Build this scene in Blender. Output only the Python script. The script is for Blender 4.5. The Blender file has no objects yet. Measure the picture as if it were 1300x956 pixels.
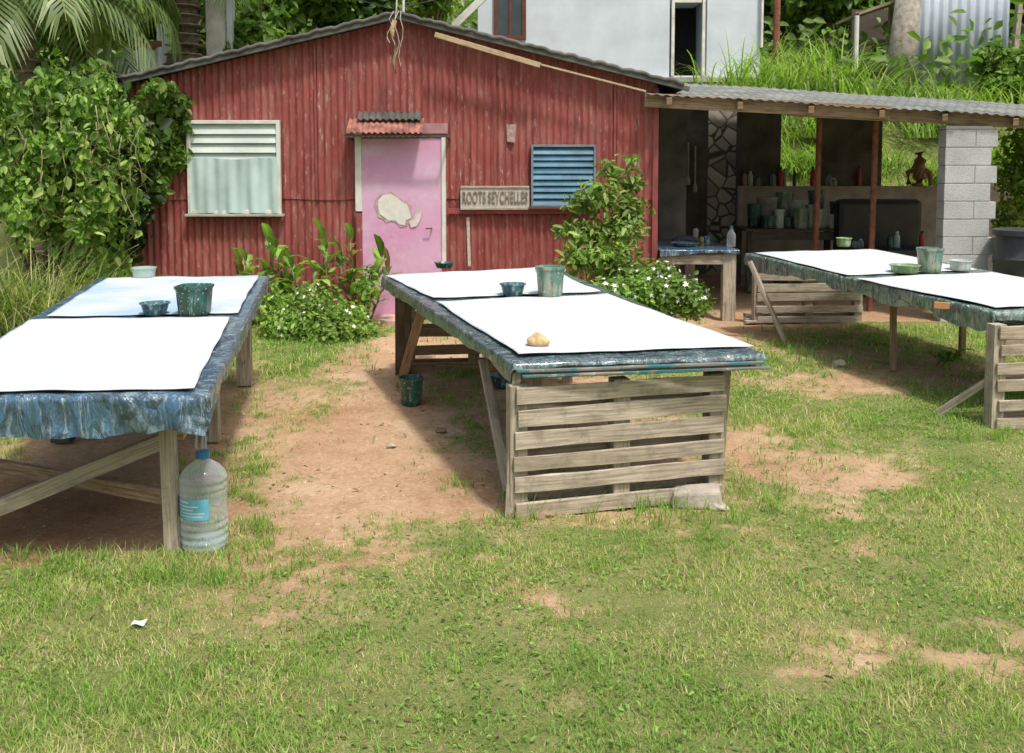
import bpy, bmesh, math, random
import numpy as np
from mathutils import Vector, Matrix
random.seed(7); rng=np.random.default_rng(11)
S=bpy.context.scene; COL=S.collection
R=math.radians
# ------------------------------------------------------------------ camera model
F=1200.0; CX=650.0; PY=299.0; CZ=1.75; PITCH=R(4)
cam=bpy.data.cameras.new('camera'); co=bpy.data.objects.new('camera',cam); COL.objects.link(co)
co.location=(0,0,CZ); co.rotation_euler=(R(90)-PITCH,0,0); cam.sensor_width=36; cam.lens=F/1300*36; cam.shift_y=-(478-PY)/1300; cam.clip_end=1000; cam.clip_start=.05
S.camera=co
S.view_settings.view_transform='Standard'; S.view_settings.look='None'; S.view_settings.exposure=0
def ray(px,py):
    u=(px-CX)/F; v=-(py-PY)/F
    return Vector((u, math.cos(PITCH)+v*math.sin(PITCH), -math.sin(PITCH)+v*math.cos(PITCH)))
def D(px,py,Y):
    r=ray(px,py); return Vector((0,0,CZ))+r*(Y/r.y)
def Zp(px,py,z):
    r=ray(px,py); return Vector((0,0,CZ))+r*((z-CZ)/r.z)
def ss(t):
    t=np.clip(t,0,1); return t*t*(3-2*t)
def vhash(i,j,s):
    v=np.sin(i*127.1+j*311.7+s*74.7)*43758.5453
    return v-np.floor(v)
def vnoise(x,y,s=0):
    x=np.asarray(x,float); y=np.asarray(y,float)
    i=np.floor(x); j=np.floor(y); f=x-i; g=y-j
    f=f*f*(3-2*f); g=g*g*(3-2*g)
    return (vhash(i,j,s)*(1-f)+vhash(i+1,j,s)*f)*(1-g)+(vhash(i,j+1,s)*(1-f)+vhash(i+1,j+1,s)*f)*g
def fbm(x,y,s=0,o=4):
    r=0;a=.5;t=0
    for k in range(o):
        r=r+a*vnoise(np.asarray(x)*2**k,np.asarray(y)*2**k,s+k*3.1); t+=a; a*=.5
    return r/t
def H(x,y):
    x=np.asarray(x,float); y=np.asarray(y,float)
    h=.1*ss((y-5)/4)
    h=h+2.4*ss((y-15.5)/2.6)+np.clip(.28*np.maximum(y-17.5,0),0,32)
    h=h+.018*(fbm(x*1.3,y*1.3,5)-.5)*ss((10.5-y)/1.0)
    return h
def G(px,py):
    r=ray(px,py); z=0.
    for _ in range(8):
        t=(z-CZ)/r.z; p=Vector((0,0,CZ))+r*t; z=float(H(p.x,p.y))
    return Vector((p.x,p.y,z))
def wx(px,Y): return (px-650)/F*Y
# ------------------------------------------------------------------ materials
def newmat(name):
    m=bpy.data.materials.new(name); m.use_nodes=True
    nt=m.node_tree; b=nt.nodes['Principled BSDF']; return m,nt,b
def N(nt,t,**k):
    n=nt.nodes.new(t)
    for a,v in k.items(): setattr(n,a,v)
    return n
def coord(nt,kind='Object',scale=(1,1,1)):
    c=N(nt,'ShaderNodeTexCoord'); mp=N(nt,'ShaderNodeMapping'); mp.inputs['Scale'].default_value=scale
    nt.links.new(c.outputs[kind],mp.inputs['Vector']); return mp.outputs[0]
def noise(nt,vec,scale,detail=5,rough=.55,dist=0):
    n=N(nt,'ShaderNodeTexNoise'); n.inputs['Scale'].default_value=scale; n.inputs['Detail'].default_value=detail
    n.inputs['Roughness'].default_value=rough; n.inputs['Distortion'].default_value=dist
    nt.links.new(vec,n.inputs['Vector']); return n.outputs['Fac']
def ramp(nt,fac,stops,interp='LINEAR'):
    r=N(nt,'ShaderNodeValToRGB'); e=r.color_ramp; e.interpolation=interp
    while len(e.elements)<len(stops): e.elements.new(.5)
    for el,(p,c) in zip(e.elements,stops):
        el.position=p; el.color=(*c,1) if len(c)==3 else c
    nt.links.new(fac,r.inputs[0]); return r.outputs[0]
def mix(nt,fac,a,b,mode='MIX'):
    n=N(nt,'ShaderNodeMix',data_type='RGBA',blend_type=mode)
    for s,v in ((0,fac),(6,a),(7,b)):
        if isinstance(v,(int,float)): n.inputs[s].default_value=v
        elif isinstance(v,tuple): n.inputs[s].default_value=(*v[:3],1)
        else: nt.links.new(v,n.inputs[s])
    return n.outputs[2]
def bump(nt,b,h,strength=.4,dist=.01):
    n=N(nt,'ShaderNodeBump'); n.inputs['Strength'].default_value=strength; n.inputs['Distance'].default_value=dist
    nt.links.new(h,n.inputs['Height']); nt.links.new(n.outputs[0],b.inputs['Normal'])
def g(v): return (v,v,v)
B0=g(0);W1=g(1)
def simple(name,col,rough=.6,var=.25,scale=6,metal=0,bmp=.2,bscale=40,kind='Object'):
    m,nt,b=newmat(name); v=coord(nt,kind)
    n=noise(nt,v,scale); lo=tuple(c*(1-var) for c in col); hi=tuple(min(1,c*(1+var)) for c in col)
    nt.links.new(ramp(nt,n,[(.3,lo),(.7,hi)]),b.inputs['Base Color'])
    b.inputs['Roughness'].default_value=rough; b.inputs['Metallic'].default_value=metal
    bump(nt,b,noise(nt,v,bscale),bmp,.005); return m
def wood(name,c1,c2,dark=.5,stain=None):
    m,nt,b=newmat(name); v=coord(nt,'UV',(2.2,45,1)); v2=coord(nt,'UV',(.55,.9,1)); v3=coord(nt,'UV',(1,1,1))
    gr=noise(nt,v,1.6,6,.65,.3); big=noise(nt,v2,1.0,3)
    c=mix(nt,ramp(nt,big,[(.35,B0),(.65,W1)]),c1,c2)
    c=mix(nt,ramp(nt,gr,[(.35,W1),(.62,B0)]),c,tuple(x*dark for x in c1))
    sp=noise(nt,v3,9,6,.7); c=mix(nt,ramp(nt,sp,[(.50,B0),(.72,g(.7))]),c,tuple(x*.36 for x in c1))
    if stain:
        s2=noise(nt,v3,5,5,.7); c=mix(nt,ramp(nt,s2,[(.50,B0),(.56,W1)]),c,stain)
        s3=noise(nt,v3,13,5,.7); c=mix(nt,ramp(nt,s3,[(.60,B0),(.64,g(.8))]),c,(.35,.42,.44))
    nt.links.new(c,b.inputs['Base Color']); b.inputs['Roughness'].default_value=.85
    bump(nt,b,gr,.6,.004); return m
WG=wood('weathered_grey_wood',(.43,.36,.275),(.60,.52,.42),.58)
WB=wood('brown_wood',(.34,.22,.13),(.46,.33,.21))
WP=wood('paint_stained_wood',(.24,.22,.20),(.34,.31,.27),stain=(.04,.15,.17))
WL=wood('pale_new_wood',(.50,.39,.24),(.58,.47,.3),.7)
WD=wood('dark_wood',(.10,.08,.06),(.16,.13,.10))
def red_metal():
    m,nt,b=newmat('red_painted_corrugated_metal'); v=coord(nt,'Object'); vs=coord(nt,'Object',(14,14,1.1)); 
    c=mix(nt,ramp(nt,noise(nt,v,1.3,4),[(.35,B0),(.65,W1)]),(.235,.043,.039),(.315,.078,.066))
    c=mix(nt,ramp(nt,noise(nt,vs,1.2,6,.7),[(.46,B0),(.68,g(.7))]),c,(.13,.030,.026))
    vf=coord(nt,'Object',(9,9,1.6)); c=mix(nt,ramp(nt,noise(nt,vf,1.1,6,.7),[(.48,B0),(.72,g(.6))]),c,(.41,.20,.17))
    vp=coord(nt,'Object',(18,18,4.5))
    chip=noise(nt,vp,1.4,7,.75); area=noise(nt,v,1.7,3)
    am=ramp(nt,area,[(.34,g(.15)),(.62,W1)])
    c=mix(nt,mix(nt,1.0,ramp(nt,chip,[(.57,B0),(.64,g(.85))]),am,'MULTIPLY'),c,(.48,.34,.31))
    sep=N(nt,'ShaderNodeSeparateXYZ'); nt.links.new(v,sep.inputs[0])
    base=ramp(nt,sep.outputs[2],[(.0,W1),(.55,B0)])
    bn=mix(nt,1.0,base,ramp(nt,noise(nt,v,5,6,.7),[(.4,B0),(.6,g(.8))]),'MULTIPLY')
    c=mix(nt,bn,c,(.13,.08,.06))
    nt.links.new(c,b.inputs['Base Color']); b.inputs['Roughness'].default_value=.7
    bump(nt,b,noise(nt,v,14,5),.35,.006); return m
RED=red_metal()
def leafmat(name,tr=.35,rough=.45):
    m,nt,b=newmat(name); a=N(nt,'ShaderNodeAttribute'); a.attribute_name='Col'
    nt.links.new(a.outputs['Color'],b.inputs['Base Color']); b.inputs['Roughness'].default_value=rough
    b.inputs['Specular IOR Level'].default_value=.35
    t=N(nt,'ShaderNodeBsdfTranslucent'); 
    c=mix(nt,1.0,a.outputs['Color'],(1.05,1.3,.5),'MULTIPLY'); nt.links.new(c,t.inputs[0])
    mx=N(nt,'ShaderNodeMixShader'); mx.inputs[0].default_value=tr
    nt.links.new(b.outputs[0],mx.inputs[1]); nt.links.new(t.outputs[0],mx.inputs[2])
    nt.links.new(mx.outputs[0],nt.nodes['Material Output'].inputs[0]); return m
LEAF=leafmat('leaf',.42); GRASS=leafmat('grass_blade',.45,.6)
BARK=simple('bark',(.18,.14,.105),.9,.5,9,bmp=.8,bscale=30)
BARKL=simple('pale_bark',(.30,.27,.23),.9,.4,9,bmp=.8,bscale=30)
STEM=simple('green_stem',(.14,.15,.06),.6,.3,20)
def plastic_sheet(name,stops,spk,stretch=.3):
    m,nt,b=newmat(name); v=coord(nt,'Object'); vs=coord(nt,'Object',(2,2,.25)); vb=coord(nt,'Object',(1,1,stretch))
    c=ramp(nt,noise(nt,vb,3.4,7,.68,2.2),stops)
    c=mix(nt,ramp(nt,noise(nt,vs,15,6,.75,.6),[(.54,B0),(.68,g(.7))]),c,spk)
    c=mix(nt,ramp(nt,noise(nt,v,6,4,.6,2),[(.54,B0),(.64,g(.75))]),c,(.02,.04,.055))
    nt.links.new(c,b.inputs['Base Color']); b.inputs['Roughness'].default_value=.16
    b.inputs['Specular IOR Level'].default_value=.9; b.inputs['Coat Weight'].default_value=.6; b.inputs['Coat Roughness'].default_value=.08
    bump(nt,b,noise(nt,vb,10,5,.6,2.0),.9,.045); return m
SHEET_B=plastic_sheet('blue_stained_plastic',[(.28,(.02,.04,.07)),(.40,(.05,.12,.17)),(.47,(.06,.15,.27)),(.54,(.04,.08,.12)),(.60,(.20,.31,.38)),(.68,(.14,.14,.20)),(.8,(.38,.47,.53))],(.48,.57,.62))
SHEET_T=plastic_sheet('teal_stained_plastic',[(.28,(.015,.03,.035)),(.40,(.03,.11,.12)),(.46,(.12,.20,.21)),(.52,(.03,.06,.08)),(.58,(.22,.31,.31)),(.66,(.07,.08,.15)),(.8,(.36,.43,.43))],(.44,.50,.50))
SHEET_G=plastic_sheet('green_streaked_plastic',[(.28,(.03,.07,.06)),(.40,(.07,.19,.14)),(.47,(.24,.33,.28)),(.54,(.05,.09,.10)),(.60,(.29,.38,.33)),(.68,(.18,.11,.12)),(.8,(.46,.51,.47))],(.56,.60,.57))
def canvas_mat(name,tint,amt):
    m,nt,b=newmat(name); v=coord(nt,'Object')
    n=noise(nt,v,1.2,4,.5,.8); c=mix(nt,ramp(nt,n,[(.38,B0),(.68,g(amt))]),(.560,.578,.590),tint)
    c=mix(nt,ramp(nt,noise(nt,v,6,6,.7,.5),[(.45,B0),(.8,g(.6))]),c,(.43,.48,.52))
    c=mix(nt,ramp(nt,noise(nt,v,30,3,.6),[(.66,B0),(.72,g(.35))]),c,(.34,.40,.44))
    nt.links.new(c,b.inputs['Base Color']); b.inputs['Roughness'].default_value=.9; b.inputs['Specular IOR Level'].default_value=.1
    bump(nt,b,noise(nt,v,4,4,.6,1),.6,.05); return m
CAN_W=canvas_mat('white_canvas',(.46,.53,.58),.6); CAN_B=canvas_mat('blue_washed_canvas',(.28,.42,.56),1.0)
def splat(name,base,c1,c2,rough=.35):
    m,nt,b=newmat(name); v=coord(nt,'Object'); vz=coord(nt,'Object',(1,1,.22))
    c=mix(nt,ramp(nt,noise(nt,vz,16,3,.5,.5),[(.46,B0),(.56,g(.8))]),base,c1)
    c=mix(nt,ramp(nt,noise(nt,vz,42,4,.6),[(.58,B0),(.63,g(.85))]),c,c2)
    c=mix(nt,ramp(nt,noise(nt,v,70,2,.5),[(.66,B0),(.69,W1)]),c,(.5,.55,.5))
    nt.links.new(c,b.inputs['Base Color']); b.inputs['Roughness'].default_value=rough; bump(nt,b,noise(nt,v,40),.2,.003); return m
POTD=splat('stained_dark_pot',(.018,.05,.035),(.03,.12,.10),(.14,.26,.22))
POTM=splat('stained_multicolour_pot',(.28,.33,.25),(.06,.19,.15),(.12,.10,.05))
POTB=splat('stained_blue_bowl',(.03,.08,.10),(.06,.18,.20),(.32,.40,.40))
POTW=splat('stained_white_pot',(.56,.56,.52),(.40,.50,.50),(.3,.35,.3))
POTG=splat('stained_green_tray',(.20,.32,.12),(.33,.42,.25),(.5,.58,.48))
PAINTG=simple('thick_grey_green_paint',(.10,.17,.15),.5,.5,30)
PAINTY=simple('thick_ochre_paint',(.38,.30,.18),.6,.4,30)
CONC=simple('concrete',(.40,.38,.35),.95,.25,5,bmp=.6,bscale=50)
CONCD=simple('dark_concrete',(.33,.325,.31),.95,.4,4,bmp=.6,bscale=50)
def conc_block():
    m,nt,b=newmat('grey_block_masonry'); v=coord(nt,'Object')
    c=ramp(nt,noise(nt,v,3,5),[(.3,(.38,.39,.39)),(.7,(.52,.53,.53))])
    c=mix(nt,ramp(nt,noise(nt,v,60,3),[(.55,B0),(.72,g(.5))]),c,(.22,.22,.22))
    nt.links.new(c,b.inputs['Base Color']); b.inputs['Roughness'].default_value=.95; bump(nt,b,noise(nt,v,60),.7,.008); return m
BLOCK=conc_block()
WHITEW=simple('bluish_white_wall_paint',(.58,.64,.71),.8,.12,1.5,bmp=.15,bscale=20)
WHITEP=simple('white_paint',(.64,.64,.60),.6,.2,5)
DARK=simple('painted_void_shade',(.012,.012,.012),.9)  # near-black colour stands in for the shade inside doorway and louvre openings
BROWNF=simple('brown_window_frame',(.12,.035,.02),.5)
GLASSD=simple('dark_glass',(.05,.07,.08),.1,.2,2,bmp=.02)
ROOFD=simple('dark_weathered_roof',(.095,.092,.085),.8,.45,3,bmp=.5)
ROOFG=simple('dull_grey_corrugated_roof',(.16,.17,.155),.8,.5,2,bmp=.3)
METB=simple('grey_blue_metal_sheet',(.36,.42,.48),.5,.2,1.2,bmp=.2)
RUST=simple('rusty_metal',(.22,.085,.05),.85,.5,14,bmp=.5)
RUSTR=simple('faded_rust_awning',(.26,.11,.085),.85,.6,9,bmp=.5)
def pink():
    m,nt,b=newmat('pink_door_paint'); v=coord(nt,'Object')
    c=mix(nt,ramp(nt,noise(nt,v,1.6,4),[(.35,B0),(.65,W1)]),(.62,.28,.48),(.66,.42,.60))
    c=mix(nt,ramp(nt,noise(nt,v,4,8,.75),[(.50,B0),(.70,g(.65))]),c,(.70,.58,.66))
    sep=N(nt,'ShaderNodeSeparateXYZ'); nt.links.new(v,sep.inputs[0])
    lo=ramp(nt,sep.outputs[2],[(.15,W1),(.7,B0)])
    c=mix(nt,mix(nt,1.0,lo,ramp(nt,noise(nt,v,7,6,.7),[(.42,B0),(.62,g(.7))]),'MULTIPLY'),c,(.42,.20,.25))
    nt.links.new(c,b.inputs['Base Color']); b.inputs['Roughness'].default_value=.55; bump(nt,b,noise(nt,v,12,5),.3,.006); return m
PINK=pink()
LOUVW=simple('frosted_green_white_louvre',(.55,.63,.59),.3,.15,3,bmp=.05)
LOUVC=simple('pale_cyan_panel',(.46,.60,.59),.45,.18,3,bmp=.2)
LOUVB=simple('blue_louvre_glass',(.06,.18,.28),.15,.4,5,bmp=.05)
TORN=simple('torn_board_cream',(.70,.69,.64),.9,.15,7)
TORNE=simple('torn_edge_brown',(.46,.34,.31),.9,.3,20)
BLK=simple('black_plastic',(.02,.021,.022),.45,.4,5)
GREYB=simple('grey_barrel_plastic',(.05,.055,.06),.5,.4,4)
CAPB=simple('blue_cap',(.03,.16,.36),.35,.1)
LABB=simple('blue_label',(.12,.42,.56),.4,.15,12)
LABW=simple('label_white',(.62,.66,.68),.4,.05)
ROCK=simple('stone',(.38,.33,.27),.95,.35,12,bmp=.6)
ROCKD=simple('brown_stone',(.25,.17,.11),.95,.35,12,bmp=.6)
SPONGE=simple('sponge',(.52,.38,.20),.95,.35,30,bmp=.9,bscale=90)
PETAL=simple('white_petal',(.75,.75,.72),.6,.05)
CABLE=simple('cable_black',(.03,.03,.03),.6)
CORD=simple('pale_cord',(.5,.48,.42),.7)
def clear(name,tint,gloss=.25,body=.8,edge=.7):
    m=bpy.data.materials.new(name); m.use_nodes=True; nt=m.node_tree; nt.nodes.remove(nt.nodes['Principled BSDF'])
    t=N(nt,'ShaderNodeBsdfTransparent'); t.inputs[0].default_value=(*tint,1)
    d=N(nt,'ShaderNodeBsdfPrincipled'); d.inputs['Base Color'].default_value=(tint[0]*body,tint[1]*body,tint[2]*body,1); d.inputs['Roughness'].default_value=.06; d.inputs['Specular IOR Level'].default_value=1
    lw=N(nt,'ShaderNodeLayerWeight'); lw.inputs[0].default_value=.3
    mr=N(nt,'ShaderNodeMapRange'); mr.inputs[3].default_value=gloss; mr.inputs[4].default_value=edge
    nt.links.new(lw.outputs['Facing'],mr.inputs[0])
    mx=N(nt,'ShaderNodeMixShader'); nt.links.new(mr.outputs[0],mx.inputs[0]); nt.links.new(t.outputs[0],mx.inputs[1]); nt.links.new(d.outputs[0],mx.inputs[2])
    nt.links.new(mx.outputs[0],nt.nodes['Material Output'].inputs[0]); return m
CLEAR=clear('clear_blue_plastic',(.90,.965,1.0),.13,.85,.6); CLEARG=clear('pale_green_plastic',(.7,.85,.78),.5)
def stonewall():
    m,nt,b=newmat('stone_masonry'); v=coord(nt,'Object')
    vo=N(nt,'ShaderNodeTexVoronoi'); vo.inputs['Scale'].default_value=4.5; nt.links.new(v,vo.inputs['Vector'])
    ve=N(nt,'ShaderNodeTexVoronoi',feature='DISTANCE_TO_EDGE'); ve.inputs['Scale'].default_value=4.5; nt.links.new(v,ve.inputs['Vector'])
    bw=N(nt,'ShaderNodeRGBToBW'); nt.links.new(vo.outputs['Color'],bw.inputs[0])
    c=ramp(nt,bw.outputs[0],[(.2,(.42,.37,.33)),(.8,(.78,.74,.70))])
    c=mix(nt,ramp(nt,ve.outputs['Distance'],[(.03,W1),(.07,B0)]),c,(.12,.115,.11))
    nt.links.new(c,b.inputs['Base Color']); b.inputs['Roughness'].default_value=.95; bump(nt,b,ve.outputs['Distance'],.6,.03); return m
STONEW=stonewall()
# ------------------------------------------------------------------ builders
def tag(o,label=None,cat=None,group=None,kind=None):
    if label: o['label']=label
    if cat: o['category']=cat
    if group: o['group']=group
    if kind: o['kind']=kind
    return o
def thing(name,label,cat,loc,group=None):
    o=bpy.data.objects.new(name,None); COL.objects.link(o); o.location=loc; o.empty_display_size=.1
    return tag(o,label,cat,group)
def rootloc(p):
    v=Vector((0,0,0))
    while p is not None: v+=p.location; p=p.parent
    return v
class MB:
    def __init__(s): s.v=[];s.f=[];s.uv=[];s.pc=[]
    def add(s,vs,fs,uvs=None):
        n=len(s.v); s.pc.append((n,len(s.f))); s.v+= [tuple(x) for x in vs]
        for k,f in enumerate(fs):
            s.f.append([i+n for i in f])
            s.uv.append(uvs[k] if uvs else [(vs[i][0],vs[i][2]) for i in f])
        return s
    def beam(s,p,q,w,h,up=(0,0,1),warp=0):
        p=Vector(p);q=Vector(q); d=q-p; L=d.length; d.normalize(); up=Vector(up)
        sd=d.cross(up)
        if sd.length<1e-3: sd=d.cross(Vector((0,1,0)))
        sd.normalize(); u=sd.cross(d).normalized()
        n=6 if warp else 1; vs=[]
        for e in range(n+1):
            c=p.lerp(q,e/n)
            for a,b in ((-1,-1),(1,-1),(1,1),(-1,1)):
                j=u*random.uniform(-warp,warp)+sd*random.uniform(-warp,warp)*.3 if warp else Vector((0,0,0))
                vs.append(c+sd*a*w/2+u*b*h/2+j)
        ou,ov=random.uniform(0,40),random.uniform(0,40)
        fs=[];uvs=[]
        wd=[w,h,w,h]
        for e in range(n):
            acc=0; u0=ou+L*e/n;u1=ou+L*(e+1)/n;o=4*e
            for k in range(4):
                k2=(k+1)%4; fs.append([o+k,o+k2,o+k2+4,o+k+4]); uvs.append([(u0,ov+acc),(u0,ov+acc+wd[k]),(u1,ov+acc+wd[k]),(u1,ov+acc)]); acc+=wd[k]
        fs.append([3,2,1,0]); uvs.append([(ou,ov),(ou+w,ov),(ou+w,ov+h),(ou,ov+h)])
        o=4*n; fs.append([o,o+1,o+2,o+3]); uvs.append([(ou,ov),(ou+w,ov),(ou+w,ov+h),(ou,ov+h)])
        return s.add(vs,fs,uvs)
    def box(s,x0,x1,y0,y1,z0,z1):
        vs=[(x,y,z) for z in (z0,z1) for y in (y0,y1) for x in (x0,x1)]
        return s.add(vs,[[0,2,3,1],[4,5,7,6],[0,1,5,4],[2,6,7,3],[0,4,6,2],[1,3,7,5]])
    def grid(s,fn,nu,nv,uvs=1):
        vs=[fn(i/nu,j/nv) for j in range(nv+1) for i in range(nu+1)]
        fs=[];uv=[]
        for j in range(nv):
            for i in range(nu):
                a=j*(nu+1)+i; fs.append([a,a+1,a+nu+2,a+nu+1]); uv.append([(i/nu,j/nv),((i+1)/nu,j/nv),((i+1)/nu,(j+1)/nv),(i/nu,(j+1)/nv)])
        return s.add(vs,fs,uv)
    def lathe(s,prof,c,seg=28,sq=0):
        c=Vector(c); vs=[]
        for r,z in prof:
            for k in range(seg):
                a=2*math.pi*k/seg; ca,sa=math.cos(a),math.sin(a)
                m=1
                if sq: m=1/((abs(ca)**sq+abs(sa)**sq)**(1/sq))
                vs.append((c.x+r*m*ca,c.y+r*m*sa,c.z+z))
        fs=[]
        for j in range(len(prof)-1):
            for k in range(seg):
                k2=(k+1)%seg; fs.append([j*seg+k,j*seg+k2,(j+1)*seg+k2,(j+1)*seg+k])
        if prof[0][0]>1e-4: fs.append(list(range(seg))[::-1])
        if prof[-1][0]>1e-4: fs.append([(len(prof)-1)*seg+k for k in range(seg)])
        return s.add(vs,fs)
    def tube(s,pts,r,seg=8,r2=None):
        pts=[Vector(p) for p in pts]; n=len(pts); vs=[]
        for i,p in enumerate(pts):
            d=(pts[min(i+1,n-1)]-pts[max(i-1,0)]).normalized()
            a=d.cross(Vector((0,0,1)))
            if a.length<.05: a=d.cross(Vector((0,1,0)))
            a.normalize(); b=d.cross(a)
            rr=r if r2 is None else r+(r2-r)*i/(n-1)
            for k in range(seg):
                t=2*math.pi*k/seg; vs.append(p+a*rr*math.cos(t)+b*rr*math.sin(t))
        fs=[[i*seg+k,i*seg+(k+1)%seg,(i+1)*seg+(k+1)%seg,(i+1)*seg+k] for i in range(n-1) for k in range(seg)]
        fs.append(list(range(seg))[::-1]); fs.append([(n-1)*seg+k for k in range(seg)])
        return s.add(vs,fs)
    def split(s,name,mat,parent,**k):
        out=[]
        for i,(v0,f0) in enumerate(s.pc):
            v1,f1=s.pc[i+1] if i+1<len(s.pc) else (len(s.v),len(s.f))
            m=MB(); m.v=s.v[v0:v1]; m.f=[[a-v0 for a in f] for f in s.f[f0:f1]]; m.uv=s.uv[f0:f1]
            out.append(m.build(name,mat,parent,**k))
        return out
    def build(s,name,mat,parent=None,origin=None,smooth=False,bevel=0,solid=0):
        o0=rootloc(parent) if parent else Vector(origin or (0,0,0))
        me=bpy.data.meshes.new(name); me.from_pydata([(v[0]-o0.x,v[1]-o0.y,v[2]-o0.z) for v in s.v],[],s.f)
        uvl=me.uv_layers.new(name='UVMap'); fl=[c for f in s.uv for c in f]
        uvl.data.foreach_set('uv',np.array(fl,dtype=np.float32).ravel())
        if smooth: me.polygons.foreach_set('use_smooth',[True]*len(me.polygons))
        me.materials.append(mat); o=bpy.data.objects.new(name,me); COL.objects.link(o)
        if parent: o.parent=parent
        else: o.location=o0
        if smooth and smooth!='all':
            try: me.set_sharp_from_angle(angle=R(40))
            except Exception: pass
        if solid:
            md=o.modifiers.new('s','SOLIDIFY'); md.thickness=solid; md.offset=0
        if bevel:
            md=o.modifiers.new('b','BEVEL'); md.width=bevel; md.segments=2; md.limit_method='ANGLE'
        return o
def bulk(name,V,Fa,C,mat,parent=None,origin=None):
    o0=rootloc(parent) if parent else Vector(origin or (0,0,0))
    me=bpy.data.meshes.new(name); V=V-np.array(o0)
    me.vertices.add(len(V)); me.vertices.foreach_set('co',V.astype(np.float32).ravel())
    li=np.concatenate([f.ravel() for f in Fa]); starts=[];t=0
    for f in Fa:
        starts.append(t+np.arange(f.shape[0])*f.shape[1]); t+=f.size
    me.loops.add(len(li)); me.loops.foreach_set('vertex_index',li.astype(np.int32))
    st=np.concatenate(starts); me.polygons.add(len(st)); me.polygons.foreach_set('loop_start',st.astype(np.int32))
    me.update(calc_edges=True); me.validate()
    ca=me.color_attributes.new('Col','FLOAT_COLOR','POINT'); ca.data.foreach_set('color',np.c_[C,np.ones(len(C))].astype(np.float32).ravel())
    me.materials.append(mat); o=bpy.data.objects.new(name,me); COL.objects.link(o)
    if parent: o.parent=parent
    else: o.location=o0
    return o
def inst(TV,TF,pos,t,b,n,sx,sy,sz,col):
    k=len(pos); TV=np.array(TV)
    V=pos[:,None,:]+ (TV[None,:,0,None]*sx[:,None,None])*t[:,None,:]+(TV[None,:,1,None]*sy[:,None,None])*b[:,None,:]+(TV[None,:,2,None]*sz[:,None,None])*n[:,None,:]
    V=V.reshape(-1,3); off=(np.arange(k)*len(TV))
    Fs=[(off[:,None,None]+np.array(f)[None]).reshape(-1,np.array(f).shape[1]) for f in TF]
    C=np.repeat(col,len(TV),axis=0); return V,Fs,C
LV=[(0,0,0),(.35,.30,.09),(.75,.2,.05),(1,0,-.12),(.75,-.2,.05),(.35,-.30,.09)]
LF=[[[0,5,4,3],[0,3,2,1]]]
def nrm(a): return a/np.maximum(np.linalg.norm(a,axis=1,keepdims=True),1e-6)
def leafcloud(blobs,n,size,cols,up=.5,shell=.6,narrow=1.0,sizevar=.35,droop=0,jit=.12):
    bl=np.array(blobs,float); w=(bl[:,3]*bl[:,4]+bl[:,3]*bl[:,5]+bl[:,4]*bl[:,5]); w/=w.sum()
    idx=rng.choice(len(bl),n,p=w); d=nrm(rng.normal(size=(n,3)))
    r=shell+(1-shell)*rng.random(n)**.6; r*=1+jit*rng.normal(size=n)
    b=bl[idx]; lump=.78+.5*fbm(d[:,0]*3+idx*1.7+7,d[:,2]*3+d[:,1]*2+idx,55,3); pos=b[:,:3]+d*b[:,3:]*(r*lump)[:,None]
    nn=nrm(d*.6+rng.normal(size=(n,3))*.65+np.array([0,-.15,up]))
    t=nrm(nrm(np.cross(nn,rng.normal(size=(n,3))))+np.array([0,0,-droop])); bb=np.cross(nn,t)
    s=size*(1+sizevar*rng.normal(size=n)).clip(.4,1.9)
    cols=np.array(cols); ci=rng.integers(0,len(cols),n)
    cl=.45+1.1*fbm(pos[:,0]*2.6+pos[:,1],pos[:,2]*2.6+pos[:,1]*.7,3,3)
    c=cols[ci]*(cl*(.75+.5*rng.random(n)))[:,None]
    return inst(LV,LF,pos,t,bb,nn,s,s*narrow,s,c)
def join(parts):
    Vs=[];Fs={};Cs=[];o=0
    for V,F_,C in parts:
        Vs.append(V);Cs.append(C)
        for f in F_: Fs.setdefault(f.shape[1],[]).append(f+o)
        o+=len(V)
    return np.concatenate(Vs),[np.concatenate(x) for x in Fs.values()],np.concatenate(Cs)
BV=[(-.5,0,0),(.5,0,0),(.36,.18,.55),(-.36,.18,.55),(0,.6,1)]
BF=[[[0,1,2,3]],[[3,2,4]]]
def blades(pos,h,w,lean,col):
    n=len(pos); a=rng.random(n)*2*math.pi
    t=np.c_[np.cos(a),np.sin(a),np.zeros(n)]; b=np.c_[-np.sin(a),np.cos(a),np.zeros(n)]; z=np.tile([0,0,1.],(n,1))
    return inst(BV,BF,pos,t,b,z,w,h*lean,h,col)
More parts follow.
